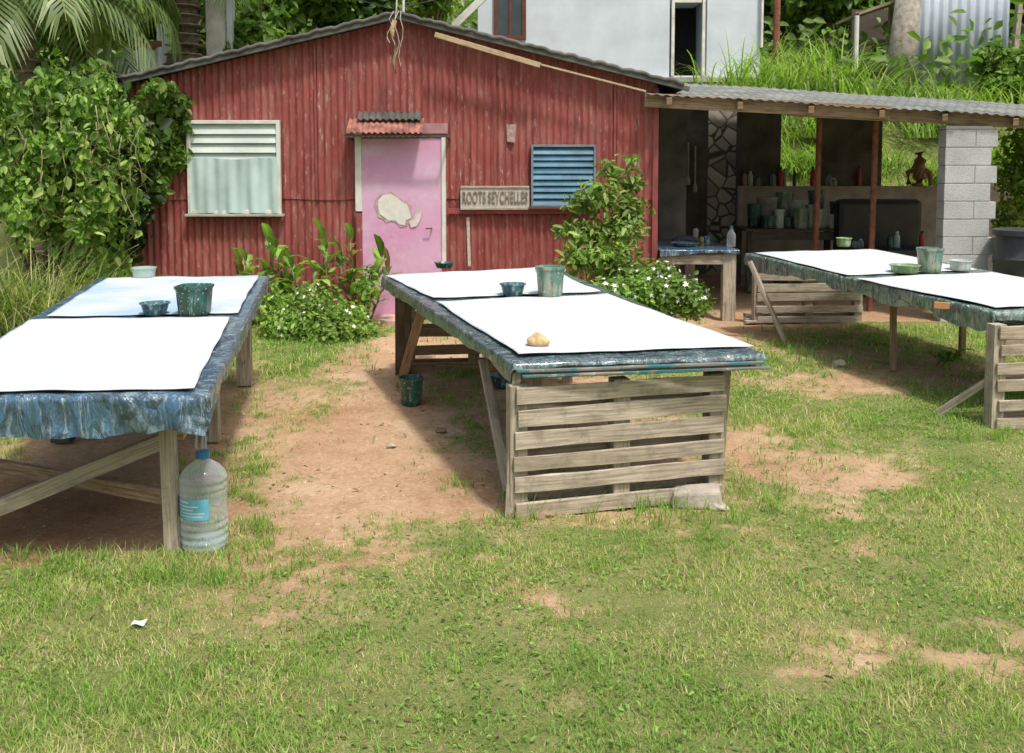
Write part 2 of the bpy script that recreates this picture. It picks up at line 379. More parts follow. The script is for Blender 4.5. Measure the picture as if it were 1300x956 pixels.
def longblades(c,n,rad,L,w,cols,bend=1.0):
    seg=6
    pos=np.array(c)+np.c_[rng.normal(size=n)*rad,rng.normal(size=n)*rad,np.zeros(n)]
    a=rng.random(n)*2*math.pi; Ls=L*(.5+.7*rng.random(n))
    el=R(88)-rng.random(n)*R(35); bd=bend*(.5+rng.random(n))
    p=pos.copy(); dirx=np.c_[np.cos(a),np.sin(a)]; side=np.c_[-np.sin(a),np.cos(a),np.zeros(n)]
    rows=[]
    for k in range(seg+1):
        ww=w*(1-(k/seg)**1.6)*.5+.0004
        rows.append(p-side*ww); rows.append(p+side*ww)
        e=el-bd*(k/seg)**1.2*1.9
        p=p+np.c_[dirx*np.cos(e)[:,None],np.sin(e)]*(Ls/seg)[:,None]
    V=np.stack(rows,1).reshape(-1,3); m=2*(seg+1); off=np.arange(n)*m
    f=np.array([[2*k,2*k+1,2*k+3,2*k+2] for k in range(seg)]); Fs=[(off[:,None,None]+f[None]).reshape(-1,4)]
    cols=np.array(cols); C=cols[rng.integers(0,len(cols),n)]*(.6+.7*rng.random(n))[:,None]
    return V,Fs,np.repeat(C,m,axis=0)
# ------------------------------------------------------------------ ground
def e_(px,py,rx,ry,k=1.,rot=0):
    p=G(px,py); return (p.x,p.y,rx,ry,k,rot)
PATCH=[(-.95,5.95,.58,1.8,1.2,0),(-1.0,8.2,.45,1.6,1.,0),(-.42,5.2,.70,.62,1.1,0),(.35,6.6,.70,2.0,1.1,.3),
 e_(60,668,.75,.36,1.4),e_(130,630,.7,.7,1.4),(-2.3,6.0,.8,1.6,1.1,0),
 e_(1030,590,.70,.50,.85),e_(1110,640,.3,.25,.6),e_(1060,690,.2,.16,.55),e_(940,560,.45,.42,.9),
 e_(735,768,.22,.09,.6),e_(1170,825,.40,.2,.65),e_(1050,850,.2,.1,.5),e_(1225,787,.14,.08,.55),e_(610,705,.14,.06,.45),
 e_(1060,485,.9,.4,.7),e_(1190,470,.8,.5,.7),(3.2,8.4,.9,.9,.65,0),(1.2,9.6,1.6,.8,1.1,0),(2.2,9.9,1.2,.8,1.2,0),
 e_(560,445,.8,.8,.9),e_(1140,600,.18,.1,.6)]
def dirtmask(x,y):
    x=np.asarray(x,float);y=np.asarray(y,float)
    wx_=x+.6*(fbm(x*2.1,y*2.1,21)-.5); wy=y+.6*(fbm(x*2.1+9,y*2.1,27)-.5)
    m=np.zeros_like(x)
    for cx,cy,rx,ry,k,rt in PATCH:
        dx=wx_-cx;dy=wy-cy; c,s=math.cos(rt),math.sin(rt); u=(dx*c+dy*s)/rx; v=(-dx*s+dy*c)/ry
        m=np.maximum(m,k*np.clip(1.6-np.sqrt(u*u+v*v),0,1.25))
    m=m+.8*(fbm(x*5,y*5,33)-.5)+1.0*(fbm(x*17,y*17,35,3)-.5)+.3*(fbm(x*.8,y*.8,37)-.4)
    m=np.where((y>10.2)&(x>1.7)&(y<15.4),1.4,m)
    return ss((m-.14)/.92)
def spaced(a,b,st,ext):
    mid=list(np.arange(a,b+1e-6,st)); lo=[];d=st;v=a
    while v>ext[0]: d*=1.35; v-=d; lo.append(v)
    hi=[];d=st;v=b
    while v<ext[1]: d*=1.35; v+=d; hi.append(v)
    return np.array(lo[::-1]+mid+hi)
xs=spaced(-6,6.5,.03,(-160,160)); ys=spaced(2.2,11.5,.03,(-60,220))
X,Y=np.meshgrid(xs,ys); Zz=H(X,Y); dm=dirtmask(X,Y)
rough_=((fbm(X*9,Y*9,41,3)-.5)*.016+(fbm(X*3,Y*3,43,3)-.5)*.025)*(Y<12)
Vg=np.c_[X.ravel(),Y.ravel(),(Zz+rough_-.012*dm).ravel()]
nx,ny=len(xs),len(ys); I=np.arange(nx*ny).reshape(ny,nx)
Fg=np.stack([I[:-1,:-1],I[:-1,1:],I[1:,1:],I[1:,:-1]],-1).reshape(-1,4)
def groundmat():
    m,nt,b=newmat('lawn_and_bare_earth'); a=N(nt,'ShaderNodeAttribute'); a.attribute_name='Col'
    sep=N(nt,'ShaderNodeSeparateColor'); nt.links.new(a.outputs['Color'],sep.inputs[0]); v=coord(nt,'Object')
    soil=ramp(nt,noise(nt,v,1.1,6,.65),[(.3,(.36,.215,.12)),(.5,(.48,.325,.20)),(.7,(.56,.42,.28))])
    soil=mix(nt,ramp(nt,noise(nt,v,5,5,.7),[(.48,B0),(.75,g(.6))]),soil,(.30,.17,.09))
    soil=mix(nt,ramp(nt,noise(nt,v,24,6,.75),[(.48,B0),(.72,g(.75))]),soil,(.25,.15,.085))
    soil=mix(nt,ramp(nt,noise(nt,v,55,3,.6),[(.58,B0),(.70,g(.8))]),soil,(.62,.50,.36))
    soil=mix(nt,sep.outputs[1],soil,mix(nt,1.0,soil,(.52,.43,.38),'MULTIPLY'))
    gr=ramp(nt,noise(nt,v,3,6,.7),[(.3,(.13,.18,.045)),(.55,(.22,.24,.085)),(.75,(.36,.31,.16))])
    gr=mix(nt,ramp(nt,noise(nt,v,60,4,.8),[(.45,B0),(.7,g(.7))]),gr,(.10,.10,.04))
    c=mix(nt,sep.outputs[0],gr,soil); nt.links.new(c,b.inputs['Base Color']); b.inputs['Roughness'].default_value=.97
    b.inputs['Specular IOR Level'].default_value=.1
    bump(nt,b,noise(nt,v,45,8,.75),.9,.014); return m
soil_dark=np.clip(1.2-np.hypot((X+2.5)/1.15,(Y-4.7)/1.0),0,1)  # mask for darker soil colour, an ellipse below the left table
o=bulk('ground',Vg,[Fg],np.c_[dm.ravel(),soil_dark.ravel(),np.zeros(nx*ny)],groundmat()); tag(o,kind='structure')
o.data.polygons.foreach_set('use_smooth',[True]*len(o.data.polygons))
def HG(x,y): return H(x,y)+(fbm(x*3,y*3,43,3)-.5)*.025
def samp(n,y0,y1,k=.72):
    y=np.sqrt(rng.random(n)*(y1**2-y0**2)+y0**2); x=(rng.random(n)*2-1)*y*k; return x,y
P=[]
for n,y0,y1,hh,ww in ((190000,2.3,4.6,.018,.0036),(150000,4.6,7.4,.022,.0055),(90000,7.4,11.0,.030,.009)):
    x,y=samp(n,y0,y1); d=dirtmask(x,y); dens=-.05+1.6*fbm(x*3.4,y*3.4,51,4)
    keep=(rng.random(n)>d*1.02+.01)&(rng.random(n)<dens)&~((y>10.35)&(x>-4.3))&~((y>10)&(x>1.5)); x=x[keep];y=y[keep];n2=len(x)
    tall=fbm(x*2.2,y*2.2,61,4); h=hh*(.3+2.6*tall**2)*(.6+.9*rng.random(n2)); 
    w=ww*(.6+.8*rng.random(n2)); lean=.4+rng.random(n2)*2.6
    gn=np.clip((fbm(x*2.3,y*2.3,71,4)[:,None]-.3)*2.4,0,1)
    c=np.array([.20,.35,.06])*(1-gn)+np.array([.38,.46,.13])*gn
    straw=(rng.random(n2)<.10+.32*(gn[:,0]>.6))[:,None]; c=np.where(straw,np.array([.60,.52,.30]),c)*(.65+.7*rng.random(n2))[:,None]
    P.append(blades(np.c_[x,y,HG(x,y)-.004],h,w,lean,c))
V,Fs,C=join(P); tag(bulk('lawn_grass',V,Fs,C,GRASS),'short patchy green lawn grass between bare earth patches','grass',kind='stuff')
P=[]
def tufts(px0,px1,py0,py1,n,h,per=14):
    for _ in range(n):
        p=G(random.uniform(px0,px1),random.uniform(py0,py1)); k=per; s_=random.uniform(.6,1.3)
        q=np.c_[p.x+rng.normal(size=k)*.03,p.y+rng.normal(size=k)*.03,np.full(k,p.z-.004)]
        c=np.array([.23,.38,.08])*(.6+.8*rng.random(k))[:,None]
        P.append(blades(q,h*s_*(.5+.8*rng.random(k)),np.full(k,.005),.3+rng.random(k)*2,c))
tufts(640,940,625,668,60,.09); tufts(560,660,600,670,22,.05); tufts(200,350,690,740,35,.05); tufts(215,330,470,700,90,.06)
tufts(940,1000,610,660,16,.07); tufts(1180,1300,500,560,40,.09); tufts(0,240,700,740,30,.06); tufts(330,480,440,470,35,.09)
tufts(560,640,470,520,20,.06); tufts(940,1250,415,470,90,.08); tufts(320,350,600,700,10,.07); tufts(740,900,395,425,35,.10)
tufts(0,1300,700,950,330,.045,8); tufts(900,1300,540,700,150,.04,8); tufts(300,640,470,690,40,.03,7)
V,Fs,C=join(P); tag(bulk('weed_tufts',V,Fs,C,GRASS),'longer weeds tufting round table legs and lawn edges','weeds',kind='stuff')
n=60000; x,y=samp(n,2.3,9.5); d=dirtmask(x,y); kp=(rng.random(n)>d+.1)&(fbm(x*2.2,y*2.2,81,4)>.48); x=x[kp];y=y[kp];n=len(x)
nn=nrm(np.c_[rng.normal(size=n)*.45,rng.normal(size=n)*.45,np.ones(n)]); t=nrm(np.cross(nn,rng.normal(size=(n,3))))
s=.018*(.5+rng.random(n)); c=np.array([.22,.37,.08])*(.6+.8*rng.random(n))[:,None]
V,Fs,C=inst(LV,LF,np.c_[x,y,HG(x,y)+.008+.014*rng.random(n)],t,np.cross(nn,t),nn,s,s*.8,s,c)
tag(bulk('clover_leaves',V,Fs,C,LEAF),'small broad weed leaves scattered through the lawn','ground cover',kind='stuff')
n=2600; x,y=samp(n,2.5,9); kp=dirtmask(x,y)>.4; x=x[kp];y=y[kp];n=len(x)
OC=[(1,0,0),(-1,0,0),(0,1,0),(0,-1,0),(0,0,1),(0,0,-1)]; OF=[[[0,2,4],[2,1,4],[1,3,4],[3,0,4],[2,0,5],[1,2,5],[3,1,5],[0,3,5]]]
a=rng.random(n)*6.28; t=np.c_[np.cos(a),np.sin(a),0*a]; b=np.c_[-np.sin(a),np.cos(a),0*a]; z=np.tile([0,0,1.],(n,1)); s=.003+.012*rng.random(n)**4
V,Fs,C=inst(OC,OF,np.c_[x,y,HG(x,y)-.008],t,b,z,s,s*.8,s*.6,np.array([.46,.34,.24])*(.5+.8*rng.random(n))[:,None])
tag(bulk('pebbles',V,Fs,C,GRASS),'tiny pebbles lying on the bare earth','pebbles',kind='stuff')
n=600; x,y=samp(n,2.5,9); nn=nrm(np.c_[rng.normal(size=n)*.5,rng.normal(size=n)*.5,np.ones(n)]); t=nrm(np.cross(nn,rng.normal(size=(n,3)))); s=.02+.025*rng.random(n)
V,Fs,C=inst(LV,LF,np.c_[x,y,HG(x,y)+.012],t,np.cross(nn,t),nn,s,s*.6,s,np.array([.34,.24,.14])*(.5+.9*rng.random(n))[:,None])
tag(bulk('dry_leaves',V,Fs,C,GRASS),'dry brown leaf litter scattered on lawn and path','leaf litter',kind='stuff')
# ------------------------------------------------------------------ world & sun
sundir=Vector((.22,-.36,.90)).normalized()
w=bpy.data.worlds.new('World'); S.world=w; w.use_nodes=True; nt=w.node_tree
sky=nt.nodes.new('ShaderNodeTexSky'); sky.sky_type='NISHITA'; sky.sun_disc=False
sky.sun_elevation=math.asin(sundir.z); sky.sun_rotation=math.atan2(sundir.x,sundir.y); sky.dust_density=6.0; sky.air_density=1.6; sky.ozone_density=.5
nt.links.new(sky.outputs[0],nt.nodes['Background'].inputs[0]); nt.nodes['Background'].inputs[1].default_value=.15
L=bpy.data.lights.new('sun','SUN'); L.energy=3.4; L.angle=R(5); L.color=(1,.96,.9)
lo=bpy.data.objects.new('sun',L); COL.objects.link(lo); lo.rotation_euler=sundir.to_track_quat('Z','Y').to_euler(); lo.location=(5,-5,20)
# ------------------------------------------------------------------ HOUSE
Yw=10.4
def Wp(px,py,dy=0): return D(px,py,Yw-dy)
gz=.08
hx0=Wp(163,200).x; hx1=Wp(834,200).x
ap=D(503,22,10.25); le=D(150,106,10.25); re=D(868,112,10.25)
def gable(x):
    if x<ap.x: return ap.z+(x-ap.x)*(le.z-ap.z)/(le.x-ap.x)
    return ap.z+(x-ap.x)*(re.z-ap.z)/(re.x-ap.x)
house=thing('red_house','low red corrugated metal house with gable roof and pink door','house',((hx0+hx1)/2,Yw,gz))
def corr(mb,x0,x1,zb,zt,y,pitch=.076,amp=.011,n=6):
    k=int((x1-x0)/pitch*n); vs=[]
    for i in range(k+1):
        x=x0+(x1-x0)*i/k; yy=y-amp*math.sin(2*math.pi*x/pitch)
        for z in (zb(x),zt(x)): vs.append((x,yy,z))
    mb.add(vs,[[2*i,2*i+2,2*i+3,2*i+1] for i in range(k)])
m=MB(); seam=1.42
corr(m,hx0,hx1,lambda x:gz-.05,lambda x:seam+.05,Yw); corr(m,hx0,hx1,lambda x:seam+.008*math.sin(x*7),lambda x:gable(x)-.01,Yw-.012)
m.split('front_wall',RED,house,smooth='all')
m=MB()
m.box(hx0,hx0+.02,Yw+.02,16,gz-.05,gable(hx0)-.03); m.box(hx1-.02,hx1,Yw+.02,16,gz-.05,gable(hx1)-.03); m.box(hx0+.02,hx1-.02,15.96,16,gz,2.9)
m.split('side_wall',RED,house)
m=MB()
for px in (402,628,780): 
    p=Wp(px,200); m.box(p.x-.012,p.x+.012,Yw-.032,Yw-.024,seam,gable(p.x)-.05)
m.box(Wp(568,0).x,Wp(738,0).x,Yw-.05,Yw-.024,Wp(600,271).z,Wp(600,264).z)
m.box(hx1-.05,hx1+.01,Yw-.04,Yw+.0,gz,gable(hx1)-.05)
m.split('red_trim',simple('red_trim_paint',(.26,.06,.055),.6),house)
yf,yb=10.26,16.3
def slope(a,b):
    m=MB(); a=Vector(a);b=Vector(b)
    ny_=int((yb-yf)/.025); vs=[]
    for j in range(ny_+1):
        y=yf+(yb-yf)*j/ny_; dz=.012*math.sin(2*math.pi*y/.1)
        for c in (a,b): vs.append((c.x,y,c.z+.03+dz))
    m.add(vs,[[2*j,2*j+1,2*j+3,2*j+2] for j in range(ny_)]); return m.build('roof',ROOFD,house,solid=.012)
rf1=slope((le.x-.05,0,le.z-.01),(ap.x,0,ap.z)); rfb=slope((ap.x,0,ap.z),(re.x+.05,0,re.z-.012))
MB().beam((le.x-.06,10.25,le.z-.01),(ap.x-.01,10.25,ap.z+.0),.04,.05,(0,0,1)).build('rake_board',ROOFD,rf1,bevel=.006)
MB().beam((ap.x+.01,10.25,ap.z),(re.x+.06,10.25,re.z-.01),.04,.05,(0,0,1)).build('rake_board',ROOFD,rfb,bevel=.006)
for A_,B_,pr in ((le,ap,rf1),(ap,re,rfb)):
    pts=[Vector((Vector(A_).lerp(Vector(B_),k/60).x,10.235,Vector(A_).lerp(Vector(B_),k/60).z+.045+.008*math.sin(k*2.1)+.007*math.sin(k*.9))) for k in range(61)]
    MB().tube(pts,.024,8).build('roof_edge_lip',ROOFD,pr,smooth='all')
m=MB(); m.beam(D(552,44,10.15),D(686,83,10.15),.03,.055,(0,0,1)); m.beam(D(600,60,10.18),D(820,116,10.18),.02,.02)
m.split('barge_board',WL,house,bevel=.003)
dr0,dr1=Wp(458,0).x,Wp(560,0).x; dz1=Wp(500,176).z; dz0=Wp(500,402).z
door=MB().box(dr0,dr1,Yw-.07,Yw-.03,dz0,dz1).build('door',PINK,house,bevel=.004)
m=MB(); m.box(dr0-.07,dr0,Yw-.085,Yw-.02,Wp(450,268).z,dz1+.06); m.box(dr1,dr1+.045,Yw-.085,Yw-.02,Wp(450,336).z,dz1+.04)
m.split('door_frame',WHITEP,door,bevel=.003)
m=MB(); m.box(dr0-.07,dr0,Yw-.08,Yw-.02,dz0,Wp(450,270).z); m.box(dr1,dr1+.045,Yw-.08,Yw-.02,dz0,Wp(450,338).z)
m.split('door_jamb',RED,door,bevel=.003)
def poly(mb,pts,dy,Y=Yw): 
    vs=[D(a,b,Y-dy) for a,b in pts]; mb.add(vs,[list(range(len(vs)))[::-1]])
m=MB(); poly(m,[(476,254),(480,250),(484,246),(490,246),(496,243),(501,247),(506,250),(511,255),(517,257),(523,262),(522,268),(525,277),(519,281),(517,287),(508,289),(503,283),(497,281),(490,283),(486,278),(480,276),(478,268),(475,262)],.075); m.build('torn_patch_edge',TORNE,door)
m=MB(); poly(m,[(480,254),(486,248),(496,246),(503,250),(510,256),(517,260),(520,268),(522,277),(515,280),(514,286),(507,285),(502,280),(493,280),(487,275),(482,272),(480,264)],.079); m.build('torn_patch',TORN,door)
m=MB(); poly(m,[(519,281),(525,277),(528,268),(530,262),(535,262),(536,270),(533,280),(529,287),(522,289)],.082)
m.build('peeled_strip',simple('peeled_pink',(.66,.55,.60),.8),door)
m=MB(); m.tube([D(548,290,Yw-.07),D(548,290,Yw-.12),D(540,290,Yw-.12)],.008,8); m.build('door_handle',RUST,door,smooth=True)
ax0,ax1=Wp(443,0).x,Wp(538,0).x
def wavy(x0,x1,y0,z0,y1,z1,amp,pitch):
    k=96; vs=[]
    for i in range(k+1):
        x=x0+(x1-x0)*i/k; dz=amp*math.cos(2*math.pi*(x-x0)/pitch); vs+= [(x,y0,z0+dz),(x,y1,z1+dz)]
    m=MB(); m.add(vs,[[2*i,2*i+1,2*i+3,2*i+2] for i in range(k)]); return m
za=D(490,151,Yw-.05).z; zb=D(490,169,Yw-.30).z
aw=wavy(ax0,ax1,Yw-.05,za,Yw-.30,zb,.009,.062).build('awning',RUSTR,house,solid=.006)
wavy(ax0+.10,ax1-.03,Yw-.03,D(490,143,Yw-.03).z,Yw-.14,D(490,152,Yw-.14).z,.010,.07).build('awning_tiles',ROOFD,aw,solid=.012)
m=MB(); m.beam((ax0-.02,Yw-.27,zb-.03),(dr1+.10,Yw-.27,zb-.03),.03,.03); m.beam((ax0+.02,Yw-.02,zb-.06),(ax0+.02,Yw-.26,zb-.03),.025,.025); m.beam((dr1+.08,Yw-.02,zb-.06),(dr1+.08,Yw-.26,zb-.03),.025,.025)
m.split('awning_bracket',WD,aw)
m=MB(); m.box(ax1-.02,dr1+.07,Yw-.1,Yw-.02,dz1+.05,dz1+.16); m.build('lintel_board',simple('faded_pink_board',(.36,.20,.22),.8,.3,8),house,bevel=.003)
def window(px0,px1,py0,py1,matl,nl,lab,half=None):
    a=Wp(px0,py1);b=Wp(px1,py0); fw=.04 if half else .025
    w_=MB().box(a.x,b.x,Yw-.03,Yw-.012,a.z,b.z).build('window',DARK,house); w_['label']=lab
    y0,y1=Yw-.085,Yw-.02; xa,xb,z0_,z1_=a.x,b.x,a.z,b.z
    f=MB(); vs=[]
    for y in (y0,y1):
        for x,z in ((xa,z0_),(xb,z0_),(xb,z1_),(xa,z1_),(xa+fw,z0_+fw),(xb-fw,z0_+fw),(xb-fw,z1_-fw),(xa+fw,z1_-fw)): vs.append((x,y,z))
    fs=[]
    for k in range(4):
        k2=(k+1)%4; fs+=[[k,k2,4+k2,4+k],[8+k2,8+k,12+k,12+k2],[k2,k,8+k,8+k2],[4+k,4+k2,12+k2,12+k]]
    f.add(vs,fs); f.build('frame',WHITEP if half else simple('dull_blue_frame',(.16,.22,.27),.6),w_,bevel=.003)
    l=MB(); zt=b.z-fw; zb_=a.z+fw if half is None else Wp(px0,half).z; n=nl; hgt=(zt-zb_)/n
    for i in range(n):
        z0=zb_+hgt*i+random.uniform(-.006,.006); yo=random.uniform(-.01,.006)
        l.add([(a.x+fw,Yw-.075+yo,z0-.006),(b.x-fw,Yw-.075+yo*.3,z0-.006),(b.x-fw,Yw-.038,z0+hgt+.004),(a.x+fw,Yw-.038,z0+hgt+.004)],[[0,1,2,3]])
    l.build('louvre',matl,w_,solid=.005)
    if half is not None:
        q=MB(); q.grid(lambda u,v:(a.x+.03+(b.x-a.x-.06)*u,Yw-.092+.010*math.sin(u*23+v*2)*(1-v*.5)+.006*math.sin(u*51),a.z+.01+(zb_+.02-a.z)*v+.01*math.sin(u*9)*(v>.9)),60,12)
        q.build('lower_panel',LOUVC,w_,smooth='all')
    s=MB(); s.box(a.x-.03,b.x+.03,Yw-.11,Yw-.02,a.z-.03,a.z-.002); s.build('sill',simple('grey_sill_paint',(.38,.38,.34),.7) if half else BROWNF,w_,bevel=.004)
    return w_
window(242,357,153,271,LOUVW,4,'left window with pale louvres above a cyan panel',205)
window(674,756,184,262,LOUVB,9,'right window with blue glass louvres')
m=MB(); poly(m,[(643,158),(655,158),(654,181),(644,180)],.045); m.build('bare_metal_patch',simple('bare_patch',(.38,.25,.23),.7,.4,30),house)
m=MB(); poly(m,[(592,276),(596,276),(598,338),(594,338)],.03); poly(m,[(164,270),(170,270),(172,330),(166,332)],.03); m.split('white_drip',simple('white_drip_paint',(.5,.42,.38),.7,.3,30),house)
t=thing('hanging_rope','frayed brown rope bundle hanging from the gable peak','rope',D(500,22,10.1))
MB().tube([D(501,26,10.1),D(498,42,10.08),D(502,60,10.08),D(499,78,10.08),D(502,94,10.08)],.028,8,.012).build('rope',simple('brown_rope',(.36,.24,.15),.95,.5,30),t,smooth='all')
m=MB()
for k in range(4):
    pts=[D(500+k*3,14,10.1)]
    for j in range(6): pts.append(D(494+k*5+3*math.sin(j*1.3+k*2),24+j*(6+k*2),10.07))
    m.tube(pts,.004,5)
m.split('frayed_wire',CORD,t)
t=thing('aerial_pole','thin white aerial pole standing on the house roof peak','aerial',D(512,24,10.4)); m=MB(); m.tube([D(512,24,10.4),D(513,-60,10.4)],.014,8); m.tube([D(503,24,10.4),D(505,-50,10.4)],.008,6); m.split('pole',WHITEP,t)
m=MB(); m.tube([D(513,8,10.4),D(650,-20,13),D(900,-60,18)],.006,5); m.tube([D(510,14,10.4),D(400,-14,13)],.006,5); m.split('wire',CABLE,t)
sa=Wp(585,266);sb=Wp(672,236); sign=thing('sign_board','weathered grey wooden sign reading ROOTS SEYCHELLES beside pink door','sign',((sa.x+sb.x)/2,Yw-.05,sa.z))
WS=wood('pale_sign_wood',(.52,.48,.43),(.60,.56,.51),.85)
m=MB(); m.beam((sa.x,Yw-.06,(sa.z+sb.z)/2),(sb.x,Yw-.06,(sa.z+sb.z)/2),.03,sb.z-sa.z,(0,0,1)); m.build('board',WS,sign,bevel=.004)
m=MB()
for z in (sa.z+.012,sb.z-.012): m.beam((sa.x,Yw-.08,z),(sb.x,Yw-.08,z),.012,.02)
m.split('rim_strip',WG,sign)
cu=bpy.data.curves.new('t','FONT'); cu.body='ROOTS SEYCHELLES'; cu.size=.135; cu.extrude=.006; cu.align_x='CENTER'; cu.align_y='CENTER'; cu.offset=.0012; cu.space_character=1.08
to=bpy.data.objects.new('t',cu); COL.objects.link(to); bpy.context.view_layer.update()
me=bpy.data.meshes.new_from_object(to.evaluated_get(bpy.context.evaluated_depsgraph_get())); bpy.data.objects.remove(to)
wd=max(v.co.x for v in me.vertices)-min(v.co.x for v in me.vertices); sc=(sb.x-sa.x)*.94/wd
for v in me.vertices: v.co=Vector((v.co.x*sc,-v.co.z,v.co.y*1.35))
me.materials.clear(); me.materials.append(simple('carved_lettering',(.21,.18,.155),.9,.4,20)); lt=bpy.data.objects.new('lettering',me); COL.objects.link(lt); lt.parent=sign; lt.location=(0,-.031,(sb.z-sa.z)/2)
t=thing('door_step','pinkish concrete step below the pink door','step',(Wp(500,0).x,Yw-.3,gz)); MB().box(Wp(462,0).x,Wp(520,0).x,Yw-.5,Yw-.08,gz-.05,gz+.08).build('step',simple('pink_concrete',(.46,.30,.26),.9,.3,9),t,bevel=.015)
# ------------------------------------------------------------------ TABLES
class Table: pass
def mk(name,label,cor,zs):
    t=Table(); t.c=[Zp(px,py,z) for (px,py),z in zip(cor,zs)]
    A=np.array([[c.x,c.y,1] for c in t.c]); t.pl=np.linalg.lstsq(A,np.array([c.z for c in t.c]),rcond=None)[0]
    cen=sum(t.c,Vector())/4; t.root=thing(name,label,'table',(cen.x,cen.y,float(H(cen.x,cen.y))),'painting tables on the lawn')
    NL,NR,FR,FL=t.c
    t.T=lambda s,u,dz=0:(NL.lerp(NR,s)).lerp(FL.lerp(FR,s),u)+Vector((0,0,dz))
    t.W=(NR-NL).length; t.L=(FL-NL).length; t.ax=(NR-NL).normalized(); t.ay=(FL-NL).normalized()
    a=[t.T(.008,.002),t.T(.992,.002),t.T(.992,.998),t.T(.008,.998)]; al=a+[p-Vector((0,0,.022)) for p in a]
    fs=[[0,1,2,3],[7,6,5,4],[0,4,5,1],[1,5,6,2],[2,6,7,3],[3,7,4,0]]
    m=MB(); m.add(al,fs,[[(al[i].x,al[i].y+al[i].z) for i in f] for f in fs]); m.build('tabletop',WP,t.root)
    m=MB(); h=.06
    for s in (.03,.97): m.beam(t.T(s,.01,-.055),t.T(s,.99,-.055),.035,h)
    for u in (.015,.34,.66,.985): m.beam(t.T(.05,u,-.055),t.T(.95,u,-.055),.035,h)
    m.split('rail',WP,t.root,bevel=.002)
    return t
def tz(t,x,y): return t.pl[0]*x+t.pl[1]*y+t.pl[2]
def onT(t,px,py,dz=0):
    z=.82
    for _ in range(8): p=Zp(px,py,z); z=tz(t,p.x,p.y)+dz
    return Zp(px,py,z)
def drape(t,label,ov,seed,mat,dz=.007,var=.4,wav=.4):
    oN,oR,oF,oL=ov; Wd,Ln=t.W,t.L; rs=random.Random(seed); ph=[rs.uniform(0,6) for _ in range(8)]
    ay=t.ay;ax=t.ax
    def pos(u,v):
        x=-oL+(Wd+oL+oR)*u; y=-oN+(Ln+oN+oF)*v
        cx=min(max(x,0),Wd); cy=min(max(y,0),Ln); du=x-cx;dv=y-cy; dr=math.hypot(du,dv)
        p=t.T(cx/Wd,cy/Ln,dz+.0015*math.sin(x*23+y*7+ph[0])+.0015*math.sin(y*19-x*11+ph[1]))
        if dr>0:
            s_=x+y; k=1+var*2*(float(fbm(s_*3.1+seed,seed*1.7,seed,4))-.5)
            wv=math.sin(s_*13+ph[2])*.5+math.sin(s_*31+ph[3]+dr*9)*.4+math.sin(s_*6+ph[4])*.4
            out=(ax*(du/dr)+ay*(dv/dr)); p=p+out*(.012+min(dr,.03)*.2+.13*dr*wv*wav); p.z-=dr*k
        return p
    m=MB(); m.grid(pos,120,190)
    sh=thing('plastic_sheet',label,'plastic sheet',t.T(.5,.5,dz),'paint stained plastic table covers')
    m.build('sheet',mat,sh,smooth='all'); return sh
def canvas(t,label,quad,mat,dz=.016,group='canvases drying on the tables'):
    q=[onT(t,px,py,dz) for px,py in quad]
    cen=sum(q,Vector())/4; a0=random.uniform(0,6)
    def f(u,v):
        p=(q[0].lerp(q[1],u)).lerp(q[3].lerp(q[2],u),v)
        e=min(u,1-u,v,1-v); w=.003*math.sin(u*9+v*4)*math.sin(v*7)+.0015*math.sin(u*23+v*15+a0)+(.002*math.sin(u*11+v*9+a0) if e<.02 else 0)
        d=Vector((.004*math.sin(v*7+a0)+.0025*math.sin(v*23),.004*math.sin(u*6+a0)+.0025*math.sin(u*19),0)) 
        return p+d+Vector((0,0,w+.005))
    m=MB(); m.grid(f,50,50); o=m.build('canvas_sheet',mat,None,origin=cen,smooth='all',solid=.003); tag(o,label,'canvas',group); return o
def pallet(root,name,A,Bp,zb,zt,n,mat=WG,depth=.11,posts=(.02,.5,.97),bh=.084,back=True,label=None):
    A=Vector(A);Bp=Vector(Bp); d=(Bp-A); dn=d.normalized(); nv=Vector((-dn.y,dn.x,0))
    m=MB()
    for i in range(n):
        z=zb+bh/2+(zt-zb-bh)*i/(n-1)+random.uniform(-.006,.006); e0=random.uniform(-.012,.016);e1=random.uniform(-.022,.014)
        m.beam(A+dn*e0-nv*random.uniform(0,.006)+Vector((0,0,z+random.uniform(-.009,.009))),Bp+dn*e1+Vector((0,0,z+random.uniform(-.009,.009))),.016,bh*random.uniform(.84,1.1),warp=.004)
        if back and i%2==0: m.beam(A+nv*depth+Vector((0,0,z+.02)),Bp+nv*depth+Vector((0,0,z+.02)),.018,bh*.8)
    o=m.build(name,mat,root,bevel=.002)
    if label:o['label']=label
    m=MB()
    for s in posts: 
        p=A+d*s+nv*(depth/2); m.beam(p+Vector((0,0,zb)),p+Vector((0,0,zt)),depth-.022,.09,up=tuple(dn))
    m.split('pallet_post',mat,o,bevel=.003)
    return o
def leg(root,P0,P1,w=.07,d=.05,mat=WG,name='leg'):
    return MB().beam(P0,P1,w,d,up=(0,1,0),warp=.001).build(name,mat,root,bevel=.003)
c=mk('painting_table','centre table with pallet end and two blank white canvases',[(652,462),(970,451),(700,340),(487,351)],[.78,.78,.90,.90])
drape(c,'teal and navy stained plastic over the centre table',(.030,.035,.045,.085),3,SHEET_T)
canvas(c,'larger white canvas nearest the camera on the centre table',[(658,451),(957,440),(770,374),(553,383)],CAN_W)
canvas(c,'smaller white canvas at the far end of the centre table',[(549,379),(762,371),(692,340),(489,350)],CAN_W)
m=MB()
